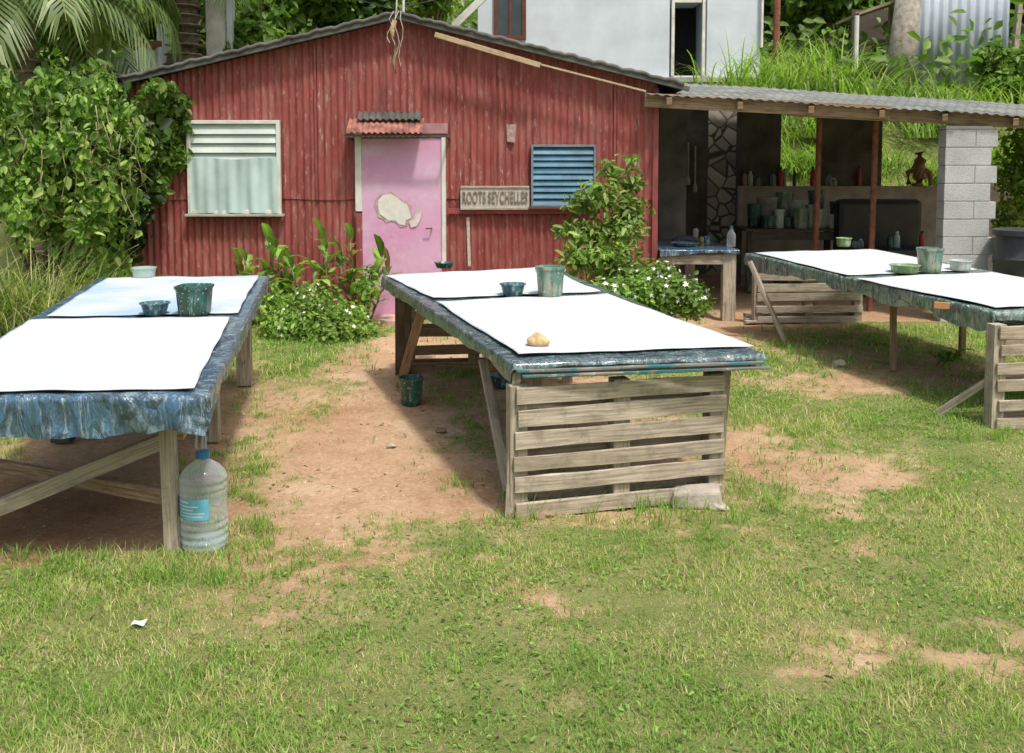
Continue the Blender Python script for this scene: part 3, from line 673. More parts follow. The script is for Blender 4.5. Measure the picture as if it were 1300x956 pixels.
for k,(a,b) in enumerate(((.0,.98),(.02,1.0))):
    m.beam(c.T(a,-.012-.004*k,.0)-Vector((0,0,.028+.024*k)),c.T(b,-.012-.004*k,0)-Vector((0,0,.028+.024*k)),.03,.013,warp=.002)
m.split('edge_board',WP,c.root,bevel=.002)
pa=G(654,658);pb=G(918,632)
pallet(c.root,'pallet_end',pa,pb,0,.67,6,label='weathered pale pallet closing the near end')
leg(c.root,pa+Vector((-.03,.02,-.01)),c.T(.02,.01,-.05),.045,.035)
leg(c.root,pb+Vector((-.02,.14,-.01)),c.T(.9,.05,-.05),.08,.06)
m=MB(); m.beam(D(613,457,5.5),G(650,628)+Vector((-.02,-.02,.02)),.05,.03,warp=.001); m.build('brace',WG,c.root,bevel=.002)
fa=G(517,473)
pallet(c.root,'pallet_end',fa,fa+Vector((1.1,.12,0)),0,.66,5,mat=WB,depth=.1,label='brown slatted pallet at the far end')
leg(c.root,fa+Vector((-.03,-.05,0)),c.T(.04,.86,-.05),.12,.05,WD)
leg(c.root,fa+Vector((.0,-.5,0)),c.T(.08,.72,-.05),.07,.05,WB)
leg(c.root,Vector((c.T(.93,.8).x,c.T(.93,.8).y,.05)),c.T(.93,.8,-.05),.08,.06,WB)
leg(c.root,Vector((c.T(.5,.5).x,c.T(.5,.5).y,.0)),c.T(.5,.5,-.05),.08,.06,WG)
l=mk('painting_table','left table on timber legs with drooping blue plastic cover',[(-125,503),(262,501),(340,351),(128,353)],[.78,.78,.90,.90])
drape(l,'shiny blue stained plastic drooping over the left table edge',(.165,.075,.045,.08),8,SHEET_B,var=.45,wav=.95)
canvas(l,'wide white canvas on the near half of the left table',[(-105,499),(246,495),(292,403),(38,406)],CAN_W)
canvas(l,'blue washed canvas on the far half of the left table',[(58,403),(301,398),(328,351),(136,353)],CAN_B)
pl_=G(220,699); leg(l.root,pl_-Vector((0,0,.01)),Vector((pl_.x-.015,pl_.y,.72)),.065,.055,WG)
q=G(272,560); leg(l.root,q,Vector((q.x,q.y,.74)),.07,.06,WG)
q=G(311,489); leg(l.root,q,Vector((q.x,q.y,.80)),.11,.06,WG)
q=G(80,560); leg(l.root,q,Vector((q.x,q.y,.74)),.12,.09,WD)
q=G(-60,650); leg(l.root,q,Vector((q.x,q.y,.72)),.08,.06,WG)
m=MB(); m.beam(D(205,560,4.5),D(-60,668,4.15),.04,.075,warp=.001); m.build('brace',WG,l.root,bevel=.003)
m=MB(); m.beam(D(-20,588,4.9),D(207,630,4.42),.035,.07); m.build('cross_rail',WB,l.root,bevel=.003)
m=MB(); m.beam(D(228,548,4.5),D(282,466,6.2),.035,.09); m.build('side_rail',WB,l.root,bevel=.003)
r=mk('painting_table','right table with pallet ends and canvases running out of frame',[(1262,396),(1500,392),(1112,317),(948,322)],[.78,.78,.90,.90])
drape(r,'green and white streaked plastic over the right table',(.05,.05,.05,.12),14,SHEET_G,var=.6,wav=.7)
canvas(r,'white canvas at the far left end of the right table',[(1075,350),(1240,343),(1107,317),(958,321)],CAN_W)
canvas(r,'white canvas cut by the right frame on the right table',[(1264,391),(1492,386),(1258,346),(1085,354)],CAN_W)
pallet(r.root,'pallet_end',G(960,411),G(1094,409),0,.66,6,mat=WG,bh=.08,label='grey slatted pallet at the far end')
na=G(1264,545); pallet(r.root,'pallet_end',na,na+Vector((1.0,.15,0)),0,.70,6,mat=WG,label='grey slatted pallet at the near end')
m=MB(); m.beam(onT(r,952,328)-Vector((0,0,.03)),G(997,434),.06,.035); m.build('brace',WG,r.root,bevel=.002)
q=G(1134,471); leg(r.root,q,Vector((q.x,q.y+.05,.78)),.045,.045,WB)
q=G(1221,450); leg(r.root,q,Vector((q.x,q.y,.80)),.05,.045,WB)
m=MB(); m.beam(D(1262,478,6.3),G(1188,526),.035,.05); m.build('brace',WG,r.root,bevel=.002)
tg=onT(r,1192,381); MB().beam(tg+Vector((-.06,-.05,-.03)),tg+Vector((.06,-.06,-.035)),.02,.05).build('wood_block',simple('orange_wood',(.45,.23,.1),.7),r.root,bevel=.004)
# ------------------------------------------------------------------ items on tables
def pot(name,label,cat,p,rb,rt,h,mat,fill=None,handle=False,group='paint pots and bowls on the tables',seg=28,sq=0,rim=True):
    p=Vector(p); t=thing(name,label,cat,p,group); th=.004
    pr=[(rb*.96,0),(rb,.004)]+[(rb+(rt-rb)*k/6,h*k/6) for k in range(1,6)]
    pr+=[(rt,h*.9),(rt+.006,h*.91),(rt+.007,h),(rt-.001,h+.002),(rt-.004,h*.96)]
    pr+=[(rb-th,.012),(0,.011)]
    m=MB(); m.lathe(pr,p,seg,sq); m.build('body',mat,t,smooth=True)
    if fill:
        m=MB(); k=.72; rr=(rb+(rt-rb)*k)-.005
        m.lathe([(rr,h*k),(rr*.6,h*k+.006),(rr*.25,h*k-.003),(0,h*k+.004)],p,seg,sq); m.build('paint',fill,t,smooth=True)
    if handle:
        m=MB(); pts=[]
        for k in range(13):
            a=math.pi*k/12; pts.append(p+Vector(((rt+.006)*math.cos(a),-.3*rt*math.sin(a)-.012*math.sin(a),h-.02-.45*rt*math.sin(a))))
        m.tube(pts,.0025,6); m.build('handle',CORD,t,smooth='all')
    return t
def pp(t,x0,x1,y0,y1,name,label,cat,mat,taper=.85,**k):
    p=onT(t,(x0+x1)/2,y1-3,.02); sc=F/p.y; w=(x1-x0)/sc/2*.93; h=(y1-y0)/sc*.85
    return pot(name,label,cat,p,w*taper,w,h,mat,**k)
pp(l,226,269,358,402,'paint_bucket','square dark green bucket on the left table','bucket',POTD,.85,fill=PAINTG,sq=6)
pp(l,178,216,384,402,'paint_bowl','shallow blue bowl beside the bucket on the left table','bowl',POTB,.75,fill=PAINTG)
pp(l,167,199,340,355,'plastic_tub','pale green translucent tub at far end of left table','tub',CLEARG,.9)
pp(c,679,718,334,378,'paint_bucket','tall stained bucket on the centre table','bucket',POTM,.85,fill=PAINTG,handle=True)
pp(c,634,668,360,378,'paint_bowl','small blue bowl left of the bucket on the centre table','bowl',POTB,.75,fill=PAINTG)
pp(c,551,577,335,343,'dish','tiny grey dish on far edge of the centre table','dish',POTD,.8)
pp(r,1163,1197,312,348,'paint_bucket','stained green and white bucket on the right table','bucket',POTM,.85,fill=PAINTG)
pp(r,1129,1168,337,349,'paint_tray','shallow lime green tray beside bucket on right table','tray',POTG,.85,fill=PAINTY)
pp(r,1205,1233,331,346,'plastic_tub','small white stained tub right of bucket on right table','tub',POTW,.9)
pp(r,1061,1081,303,316,'paint_cup','small green cup at far end of the right table','cup',POTG,.85)
def rock(name,label,cat,p,s,mat,group=None,seed=0,sub=3,am=.25):
    bm=bmesh.new(); bmesh.ops.create_icosphere(bm,subdivisions=sub,radius=1); rs=random.Random(seed); a=[rs.uniform(0,9) for _ in range(3)]
    for v in bm.verts:
        k=1+am*(math.sin(v.co.x*2.7+a[0])*math.sin(v.co.y*3.1+a[1])+.5*math.sin(v.co.z*5+a[2]+v.co.x*4))
        v.co=Vector((v.co.x*s[0]*k,v.co.y*s[1]*k,max(v.co.z,-.6)*s[2]*k))
    me=bpy.data.meshes.new(name); bm.to_mesh(me); bm.free(); me.polygons.foreach_set('use_smooth',[True]*len(me.polygons))
    me.materials.append(mat); o=bpy.data.objects.new(name,me); COL.objects.link(o); o.location=Vector(p)+Vector((0,0,s[2]*.5)); return tag(o,label,cat,group)
rock('sponge','round tan sponge near the front edge of the centre table','sponge',onT(c,683,439,.02),(.062,.05,.042),SPONGE,seed=4,am=.16)
p=G(522,512); pot('paint_bucket','dark bucket on the ground under the centre table','bucket',p-Vector((0,0,.005)),.072,.09,.20,POTD,handle=True,group=None)
p=G(638,490); pot('paint_bowl','grey bowl on the ground beneath the centre table','bowl',p,.07,.10,.09,POTB,group=None)
p=G(882,640); t=thing('broken_block','broken concrete block wedged against the pallet foot','concrete block',p)
m=MB(); m.add([Vector(p)+Vector(v) for v in [(-.13,-.05,-.01),(.14,-.07,-.01),(.15,.08,-.01),(-.12,.09,-.01),(-.12,-.04,.07),(.12,-.06,.085),(.14,.06,.10),(-.10,.08,.08)]],[[0,1,5,4],[1,2,6,5],[2,3,7,6],[3,0,4,7],[4,5,6,7],[3,2,1,0]])
m.build('block',simple('tan_concrete',(.37,.33,.28),.95,.3,9,bmp=.8,bscale=40),t,bevel=.014)
for i,(px,py,s,mt,lb) in enumerate([(1065,464,.06,ROCK,'pale rounded stone in the grass below the right table'),(1022,405,.05,ROCKD,'small brown stone before the far pallet of the right table'),(560,547,.03,ROCKD,'tiny brown stone on the dirt path beside the centre table'),(497,566,.026,ROCK,'small pale pebble on the middle of the dirt path'),(912,645,.04,ROCK,'pale stone beside the broken concrete block'),(690,655,.045,ROCKD,'flat brown stone at left foot of the pallet')]):
    rock('stone',lb,'stone',G(px,py)-Vector((0,0,s*.15)),(s*1.2,s,s*.6),mt,seed=i*3+1)
p=G(177,796); m=MB(); m.grid(lambda u,v:p+Vector(((u-.5)*.05,(v-.5)*.04,.018+.004*math.sin(u*5+v*3))),8,6); tag(m.build('paper_scrap',LABW,None,origin=p,smooth='all'),'small white paper scrap lying on the lawn','paper')
p=G(260,694); bot=thing('water_bottle','big clear plastic water bottle standing at left table corner','bottle',p)
sc=F/p.y; hb=(697-566)/sc*.97; rb=62/sc/2*.97
pr=[(rb*.82,0),(rb*.95,.012)]
n_=80
for k in range(n_+1):
    t_=k/n_; z=.02+(hb*.70)*t_; rr=rb*(1-.055*(.5+.5*math.sin(t_*2*math.pi*9)))
    if .42<t_<.80: rr=rb*.975
    pr.append((rr,z))
pr+=[(rb*.95,hb*.765),(rb*.86,hb*.80),(rb*.72,hb*.84),(rb*.42,hb*.89),(rb*.25,hb*.92),(rb*.24,hb*.96)]
MB().lathe(pr,p,40).build('bottle_body',CLEAR,bot,smooth='all')
MB().lathe([(rb*.28,hb*.93),(rb*.29,hb*.94),(rb*.29,hb*.995),(rb*.25,hb),(0,hb)],p,24).build('cap',CAPB,bot,smooth=True)
def curved(a0,a1,z0,z1,r): 
    return MB().grid(lambda u,v:p+Vector((r*math.cos(a0+(a1-a0)*u),r*math.sin(a0+(a1-a0)*u),z0+(z1-z0)*v)),20,3)
lz0,lz1=hb*.36,hb*.57
lab=curved(R(195),R(300),lz0,lz1,rb*.995).build('label_wrap',LABB,bot,smooth='all')
m=MB()
for k,(z0,a0,a1,hh) in enumerate(((.80,205,250,.10),(.62,205,275,.07),(.46,210,262,.06),(.30,205,290,.05),(.15,205,285,.05))):
    z0_=lz0+(lz1-lz0)*z0; mm=curved(R(a0),R(a1),z0_,z0_+(lz1-lz0)*hh,rb*1.003); m.add(mm.v,mm.f)
m.build('label_print',LABW,lab)
MB().lathe([(rb*.80,.006),(rb*.90,.02),(rb*.90,.045),(0,.046)],p,32).build('water',clear('water',(.94,.98,1.0),.1),bot,smooth='all')
t=thing('plastic_strip','thin torn plastic strip trailing from left table to bottle','plastic strip',D(268,480,4.9))
m=MB()
for k,(x0,x1) in enumerate(((272,258),(266,250),(276,262))):
    def f(u,v,x0=x0,x1=x1): 
        q=D(x0+(x1-x0)*v+3*math.sin(v*6),478+92*v,4.75-.3*v); return q+Vector(((u-.5)*.012,0,0))
    m.grid(f,2,16)
m.split('strip',clear('pale_plastic',(.8,.85,.85),.5),t,smooth='all')
# ------------------------------------------------------------------ CARPORT
cp=thing('open_shed','open sided work shed with tin roof beside red house','shed',D(1050,330,12))
yc=10.25; yb2=15.0
A0=D(820,119,yc-.1);A1=D(1420,155,yc-.1); B0_=D(845,104,yb2);B1_=D(1420,140,yb2)
k=int((A1.x-A0.x)/.02); vs=[]
for i in range(k+1):
    t_=i/k; a=A0.lerp(A1,t_); b=B0_.lerp(B1_,t_); dz=.008*math.cos(2*math.pi*a.x/.11)+.006*math.sin(a.x*3)
    vs+=[(a.x,a.y-.02*(int(a.x/.8)%2),a.z+dz),(b.x,b.y,b.z+dz)]
m=MB(); m.add(vs,[[2*i,2*i+2,2*i+3,2*i+1] for i in range(k)]); m.build('roof',ROOFG,cp,solid=.004)
m=MB(); m.beam(D(818,127,yc),D(1130,143,yc),.05,.15,warp=.002); m.beam(D(1000,139,yc+.06),D(1420,161,yc+.06),.05,.14); m.split('front_beam',WB,cp,bevel=.005)
m=MB()
for px in (850,940,1030,1120,1200,1290,1380):
    t_=(px-820)/600; a=A0.lerp(A1,t_)-Vector((0,0,.06)); b=B0_.lerp(B1_,t_)-Vector((0,0,.06)); m.beam(a-(b-a)*.02,b,.05,.07)
m.split('rafter',WB,cp)
for px,Y,zz in ((1035,11.5,2.42),(1106,11.0,2.3)):
    q=D(px,300,Y); MB().tube([(q.x,q.y,.05),(q.x+.02,q.y,zz)],.035,10).build('post',RUST,cp,smooth=True)
a=D(1199,200,yc).x; b=D(1260,200,yc).x; zt=D(1230,160,yc).z
m=MB(); z=.05; k=0; dp=.16
while z<zt-.02:
    z1=min(z+.187,zt)
    if k%2: m.box(a,b-.02,yc-.02,yc+dp,z,z1)
    else:
        mid=a+(b-a)*.62; m.box(a+.002,mid,yc-.022,yc+dp,z,z1); m.box(mid+.006,b+.045,yc-.020,yc+dp,z,z1)
    z+=.194; k+=1
pil=m.build('block_pillar',BLOCK,cp,bevel=.005)
MB().box(a+.010,b-.03,yc-.014,yc+dp-.02,.05,zt).build('mortar',simple('grey_mortar',(.28,.28,.27),.95),pil)
m=MB(); Yb=14.9
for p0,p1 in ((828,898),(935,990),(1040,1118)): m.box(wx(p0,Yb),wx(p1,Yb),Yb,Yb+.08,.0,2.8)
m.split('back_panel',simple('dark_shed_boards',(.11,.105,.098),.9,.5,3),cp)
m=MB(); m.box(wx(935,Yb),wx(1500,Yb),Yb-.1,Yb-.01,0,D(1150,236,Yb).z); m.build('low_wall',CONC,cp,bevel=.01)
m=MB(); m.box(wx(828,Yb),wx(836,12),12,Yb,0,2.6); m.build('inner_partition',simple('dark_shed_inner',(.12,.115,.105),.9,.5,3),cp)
t=thing('stone_wall','rough stone wall glimpsed through the back of the shed','wall',(wx(915,15.2),15.2,0)); MB().box(wx(880,15.25),wx(960,15.25),15.2,15.5,0,2.9).build('masonry',STONEW,t)
def bench(name,label,x0,x1,y0,y1,z,mtop,mleg,lw=.08):
    t=thing(name,label,'workbench',((x0+x1)/2,(y0+y1)/2,.1)); m=MB()
    n=4
    for i in range(n): ya=y0+(y1-y0)*(i+.5)/n; m.beam((x0,ya,z),(x1,ya,z),(y1-y0)/n-.006,.03)
    m.build('tabletop',mtop,t,bevel=.003)
    for x in (x0+.08,x1-.08):
        for y in (y0+.07,y1-.07): MB().beam((x,y,.08),(x,y,z-.015),lw,lw*.85,up=(0,1,0)).build('leg',mleg,t,bevel=.003)
    MB().beam((x0+.08,y0+.03,z-.08),(x1-.08,y0+.03,z-.08),.03,.11).build('apron',mleg,t,bevel=.003)
    return t
bench('workbench','big stained timber workbench at the open front of the shed',wx(836,10.45),wx(936,10.3),10.25,12.7,.85,WP,WG,.14)
cl=thing('plastic_sheet','blue grey stained cover over the front workbench top','plastic sheet',(wx(885,10.27),10.25,.86))
x0b,x1b=wx(836,10.45)-.01,wx(936,10.3)+.02
m=MB()
def f(u,v):
    x=x0b+(x1b-x0b)*u
    if v<.6: return Vector((x,12.6-(12.6-10.23)*v/.6,.872+.005*math.sin(x*17)*math.sin(v*20)))
    dd=(v-.6)/.4; return Vector((x,10.225-.008*math.sin(x*30)*dd,.872-.045*dd*(1+.5*math.sin(x*5))))
m.grid(f,50,30); m.build('sheet',SHEET_B,cl,smooth='all')
bench('workbench','rear workbench loaded with paint pots in the shed',wx(945,13.0),wx(1078,13.0),12.9,13.7,.92,WD,WD)
rowl=['dark grey can at left of the shed pot row','white tub second in the shed pot row','dark tin third in the shed pot row','tall green stained can near the middle of shed pot row','white bucket right of middle in the shed pot row','pale grey tub near right end of shed pot row','white lidded pot at the right end of shed pot row']
for i,(px,w_,h_,mt) in enumerate(((976,18,16,POTD),(991,13,24,POTW),(1003,14,14,POTD),(1017,18,26,POTM),(1031,12,30,POTM),(1045,17,24,POTW),(1060,15,18,POTW))):
    q=Vector((wx(px,13.05),13.05+.06*(i%3),.936)); s_=F/13.05; pot('paint_can',rowl[i],'paint can',q,w_/s_/2*.9,w_/s_/2,h_/s_,mt,group='paint cans on the rear workbench',seg=18)
for i,(px,Y_,w_,h_,mt,lb) in enumerate(((958,13.3,18,30,POTD,'dark tall can at far left behind the shed pot row'),(974,13.4,26,38,CONCD,'grey crate like tub behind the shed pot row'),(996,13.45,22,44,POTM,'tall stained bucket behind the white tub in shed'),(1014,13.4,24,34,POTW,'tall pale can behind the shed pot row'),(1036,13.45,20,46,POTB,'tall blue tub behind right half of shed pot row'),(1064,13.4,20,32,POTD,'dark bucket behind right end of shed pot row'))):
    s_=F/Y_; pot('paint_can',lb,'paint can',Vector((wx(px,Y_),Y_,.936)),w_/s_/2*.9,w_/s_/2,h_/s_,mt,group='paint cans on the rear workbench',seg=18)
for i,(px,Y_,w_,h_,mt,lb) in enumerate(((962,12.7,30,34,POTM,'stained bucket on the floor left under rear workbench'),(1000,12.7,34,30,POTD,'dark bucket on the floor middle under rear workbench'),(1045,12.7,28,32,POTW,'white bucket on the floor right under rear workbench'))):
    s_=F/Y_; pot('paint_bucket',lb,'bucket',Vector((wx(px,Y_),Y_,.1)),w_/s_/2*.85,w_/s_/2,h_/s_,mt,group='buckets under the rear workbench',seg=18)
def jar(label,cat,p,r_,h,mat,group,cap=CAPB):
    t=thing('jar',label,cat,p,group); MB().lathe([(r_*.9,0),(r_,.01),(r_,h*.7),(r_*.5,h*.85),(r_*.45,h*.9)],p,14).build('jar_body',mat,t,smooth=True)
    MB().lathe([(r_*.5,h*.88),(r_*.5,h),(0,h+.001)],p,14).build('lid',cap,t,smooth=True)
JM=[POTW,CLEARG,POTM,POTB,POTD,simple('ochre_jar',(.45,.30,.10),.4),simple('red_jar',(.35,.06,.05),.4),CLEAR]
shelf_z=D(1150,236,Yb).z; jr=random.Random(3)
for k in range(11):
    px=[945,952,962,981,990,995,1008,1031,1052,1058,1090][k]
    jar('small jar in the loose row on the low wall behind the cans','jar',Vector((wx(px,Yb-.055),Yb-.055,shelf_z+.001)),jr.uniform(.03,.055),jr.uniform(.10,.32),JM[jr.randrange(8)],'jars on the low wall in the shed',[CAPB,LABW,BLK][jr.randrange(3)])
for k in range(9):
    x=x0b+.10+k*.085; jar('small jar standing at the back of the front workbench','jar',Vector((x,11.9+jr.uniform(-.5,.5),.875)),jr.uniform(.025,.04),jr.uniform(.06,.20),JM[jr.randrange(8)],'jars on the front workbench',[LABW,BLK,CAPB][jr.randrange(3)])
for k,px in enumerate((1086,1094,1131,1140,1172)):
    jar('small dark jar on top of the black covered bench','jar',Vector((wx(px,12.45),12.45,.72)),.04,jr.uniform(.10,.22),JM[(k*5+2)%8],'jars on the black covered bench',[BLK,LABW][k%2])
q=Vector((wx(929,10.7),10.7,.876)); t=thing('water_bottle','small clear bottle standing on the front workbench','bottle',q)
MB().lathe([(.045,0),(.05,.01),(.05,.13),(.045,.15),(.02,.19),(.016,.21)],q,20).build('bottle_body',CLEAR,t,smooth='all'); MB().lathe([(.019,.205),(.019,.235),(0,.236)],q,16).build('cap',CAPB,t)
pot('paint_cup','small blue cup beside the bottle on the front workbench','cup',Vector((wx(898,10.9),10.9,.876)),.03,.038,.10,POTB,group=None,seg=18)
pot('paint_tray','flat teal tray lying on the front workbench','tray',Vector((wx(870,10.8),10.8,.876)),.12,.15,.04,POTB,fill=PAINTG,group=None)
rock('paint_rag','crumpled ochre rag on the back of the front workbench','rag',Vector((wx(852,12.2),12.2,.84)),(.17,.12,.14),simple('ochre_rag',(.42,.29,.11),.95,.4,12),seed=9,am=.35)
rock('paint_rag','crumpled dark rag on left end of the front workbench','rag',Vector((wx(868,11.5),11.5,.86)),(.14,.10,.06),simple('dark_rag',(.06,.07,.09),.95,.4,12),seed=19,am=.35)
t=thing('covered_bench','long bench under black plastic at right of shed','bench',(wx(1137,12.3),12.5,.1))
x0,x1=wx(1080,12.3),wx(1192,12.3); m=MB(); m.box(x0,x1,12.2,12.9,.12,.72); m.build('seat',BLK,t,bevel=.06); 
m=MB(); m.box(x0,x1,12.75,13.0,.5,D(1137,253,12.75).z); m.build('backrest',BLK,t,bevel=.07)
for k in range(4):
    m=MB(); m.beam((wx(925,10.9)+k*.02,10.05+.09*k,.12+.012*k),(wx(990,10.9)+.03*k,10.15+.09*k,.12+.014*k),.07,.025)
    tag(m.build('scrap_plank',WG,None,origin=(wx(955,10.9),10.05+.09*k,.1),bevel=.002),'grey scrap plank lying below the front workbench','plank','scrap planks under the workbench')
q=D(1166,237,14.85); t=thing('carved_root','brown upright carved root standing on the low wall','carving',q)
CR=simple('red_brown_root',(.33,.20,.12),.9,.4,10,bmp=.6)
m=MB(); m.tube([q,q+Vector((.03,0,.14)),q+Vector((-.02,0,.28)),q+Vector((.02,0,.42)),q+Vector((.0,0,.54))],.13,10,.08); m.tube([q+Vector((.0,0,.30)),q+Vector((.17,0,.22)),q+Vector((.20,0,.02))],.05,8,.04); m.tube([q+Vector((.0,0,.30)),q+Vector((-.18,0,.22)),q+Vector((-.15,0,.04))],.05,8,.04)
m.build('root_body',CR,t,smooth='all')
for k in range(5):
    m=MB(); q=Vector((wx(846+k*9,14.2),14.2,2.3-.05*k)); m.tube([q,q-Vector((0,0,.3+.06*k))],.012,6); m.lathe([(.03,-.45-.06*k),(.035,-.38-.06*k),(.012,-.30-.06*k)],q,10)
    tag(m.build('paint_brush',CORD,None,origin=q),'long handled brush hanging in the dark left side of shed','brush','brushes hanging inside the shed')
q=D(1306,330,9.9); q.z=float(H(q.x,q.y)); t=thing('barrel','dark grey plastic barrel cut by the right frame edge','barrel',q)
zt=D(1306,291,9.9).z-q.z; pr=[(.30,0),(.32,.03),(.33,zt*.35),(.345,zt*.37),(.33,zt*.40),(.34,zt*.68),(.35,zt*.70),(.335,zt*.73),(.32,zt-.06)]
MB().lathe(pr,q,32).build('body',GREYB,t,smooth=True); MB().lathe([(.335,zt-.07),(.36,zt-.06),(.36,zt-.005),(.34,zt),(0,zt-.01)],q,32).build('lid',GREYB,t,smooth=True)
# ------------------------------------------------------------------ BACKGROUND BUILDINGS
YB=20.0
def bx(m,px0,px1,py0,py1,Y,d): 
    a=D(px0,py1,Y);b=D(px1,py0,Y); m.box(a.x,b.x,Y,Y+d,a.z,b.z)
wb=thing('white_house','pale bluish white house on slope behind the red house','house',D(790,110,YB))
m=MB(); bx(m,607,852,-120,150,YB,5); bx(m,896,968,-120,150,YB,5); bx(m,852,896,-120,-2,YB,5); bx(m,852,896,96,150,YB,5); m.split('wall',WHITEW,wb)
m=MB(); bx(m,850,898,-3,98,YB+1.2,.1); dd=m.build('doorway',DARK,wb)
m=MB(); bx(m,852,857,-2,96,YB-.03,.1); bx(m,891,896,-2,96,YB-.03,.1); bx(m,857,891,-2,3,YB-.03,.1); m.split('door_frame',WHITEP,dd)
m=MB(); bx(m,630,665,-40,45,YB-.02,.03); w_=m.build('window',GLASSD,wb)
m=MB(); bx(m,627,632,-40,50,YB-.06,.06); bx(m,663,668,-40,50,YB-.06,.06); bx(m,632,663,45,50,YB-.06,.06); bx(m,646,650,-40,45,YB-.05,.04); m.split('frame',BROWNF,w_)
m=MB(); m.beam(D(575,34,YB-.6),D(625,-14,YB-.6),.12,.14); m.build('stair_rail',WHITEP,wb)
m=MB(); bx(m,600,975,98,104,YB-.15,.15); m.build('plinth',CONC,wb)
m=MB(); bx(m,966,972,-120,60,YB-.1,.12); m.build('corner_pipe',WHITEP,wb)
ms=thing('metal_shed','upright grey blue metal sheet shed at top right','shed',D(1220,100,21))
a=D(1160,100,21);b=D(1284,-60,21); m=MB(); k=180; vs=[]
for i in range(k+1):
    x=a.x+(b.x-a.x)*i/k; yy=21-.03*math.sin(2*math.pi*x/.2); vs+=[(x-.0,yy,a.z-.5),(x,yy,b.z)]
m.add(vs,[[2*i,2*i+2,2*i+3,2*i+1] for i in range(k)]); m.build('sheet_wall',METB,ms,smooth='all',solid=.01)
m=MB(); m.beam(D(1284,110,20.95),D(1300,-60,20.95),.14,.1); m.build('corner_post',WG,ms)
t=thing('grey_post','thick grey weathered post left of the metal sheet','post',D(1140,105,20.9)); MB().tube([D(1138,118,20.9),D(1146,60,20.9),D(1158,-40,20.9)],.32,12,.26).build('post_body',BARKL,t,smooth='all')
ws=thing('timber_shack','dark open timber shack with tin roof on slope','shack',D(1105,95,22.5))
m=MB(); bx(m,1085,1092,15,96,22,.12); bx(m,1128,1135,5,96,22,.12); bx(m,1092,1128,50,56,22,.1); m.split('post',WG,ws)
m=MB(); bx(m,1080,1140,12,98,23,.1); m.build('back_wall',WD,ws)
m=MB(); m.beam(D(1075,24,21.8),D(1150,-2,21.8),1.5,.06,(0,0,1)); m.build('roof',simple('rust_tin',(.30,.22,.16),.8,.4,2),ws)
m=MB(); bx(m,1090,1120,70,96,22.3,.3); m.build('plank_pile',WG,ws)
t=thing('fence_post','thin white post standing on slope beside the timber shack','post',D(1087,90,20)); MB().tube([D(1086,95,20),D(1088,20,20)],.05,8).build('post_body',WHITEP,t)
t=thing('fence_post','slim brown post between the white house and grass bank','post',D(985,70,20)); MB().tube([D(985,85,20),D(987,-10,20)],.07,8).build('post_body',RUST,t)
t=thing('white_pillar','tall white concrete pillar behind the red house roof','pillar',D(276,80,17.5)); m=MB(); bx(m,262,289,-60,84,17.5,.4); m.build('shaft',WHITEP,t,bevel=.02)
m=MB(); bx(m,200,215,30,90,17.8,.1); bx(m,289,293,-40,84,17.4,.1); m.split('trim',WHITEW,t)
t=thing('tin_fence','faded blue grey tin sheets above the vine','fence',D(160,90,15.6)); m=MB(); a=D(112,100,15.6);b=D(205,62,15.6);k=90;vs=[]
for i in range(k+1):
    x=a.x+(b.x-a.x)*i/k; vs+=[(x,15.6-.015*math.sin(2*math.pi*x/.1),a.z-1.2),(x,15.6-.015*math.sin(2*math.pi*x/.1),b.z+.03*math.sin(i*.3))]
m.add(vs,[[2*i,2*i+2,2*i+3,2*i+1] for i in range(k)]); m.build('tin_sheet',METB,t,smooth='all',solid=.01)
t=thing('rust_panel','rusty brown panel between tin fence and palm trunk','panel',D(190,70,15.8)); m=MB(); bx(m,176,204,52,110,15.8,.05); m.build('panel_sheet',RUST,t)
# ------------------------------------------------------------------ VEGETATION
GR1=[(.16,.27,.05),(.23,.34,.07),(.10,.19,.035)]; GR2=[(.09,.16,.04),(.13,.21,.05),(.06,.12,.03)]; GR3=[(.28,.39,.08),(.20,.32,.06),(.35,.41,.13)]
def bpx(px,py,Y,rpx,rpy=None,ry=None):
    p=D(px,py,Y); s_=Y/F; rpy=rpy or rpx; return (p.x,p.y,p.z,rpx*s_,ry or rpx*s_,rpy*s_)
def shrub(name,label,cat,base,blobs,n,size,cols,stems=6,group=None,stemr=.012,**k):
    t=thing(name,label,cat,base,group); V,Fs,C=leafcloud(blobs,n,size,cols,**k); bulk('foliage',V,Fs,C,LEAF,t)
    m=MB()
    for i in range(stems):
        bl=blobs[i%len(blobs)]; e=Vector(bl[:3])+Vector((random.uniform(-.3,.3)*bl[3],random.uniform(-.3,.3)*bl[4],random.uniform(0,.6)*bl[5])); b=Vector(base)+Vector((random.uniform(-.06,.06),random.uniform(-.06,.06),-.02))
        md_=b.lerp(e,.5)+Vector((random.uniform(-.05,.05),0,.05)); m.tube([b,md_,e],stemr,6,stemr*.4)
    m.build('stem',BARK,t,smooth='all'); return t
bl=[bpx(40,180,9.3,60,50),bpx(110,150,9.4,50,45),bpx(60,125,9.7,50,28),bpx(150,185,9.5,42,42),bpx(20,240,9.2,55,40),bpx(95,235,9.3,50,45),bpx(150,255,9.6,34,45),bpx(-50,200,9.2,80,70),bpx(105,108,9.8,40,22),bpx(-60,110,9.7,60,40),bpx(140,305,9.7,30,35),bpx(60,285,9.4,40,22)]
rs=random.Random(5)
for _ in range(48):
    bx0=rs.choice(bl[:10]); a=rs.uniform(0,6.28); bl.append((bx0[0]+bx0[3]*1.0*math.cos(a),bx0[1]-rs.uniform(.1,.45),bx0[2]+bx0[5]*1.0*math.sin(a),rs.uniform(.05,.15),rs.uniform(.06,.14),rs.uniform(.12,.34)))
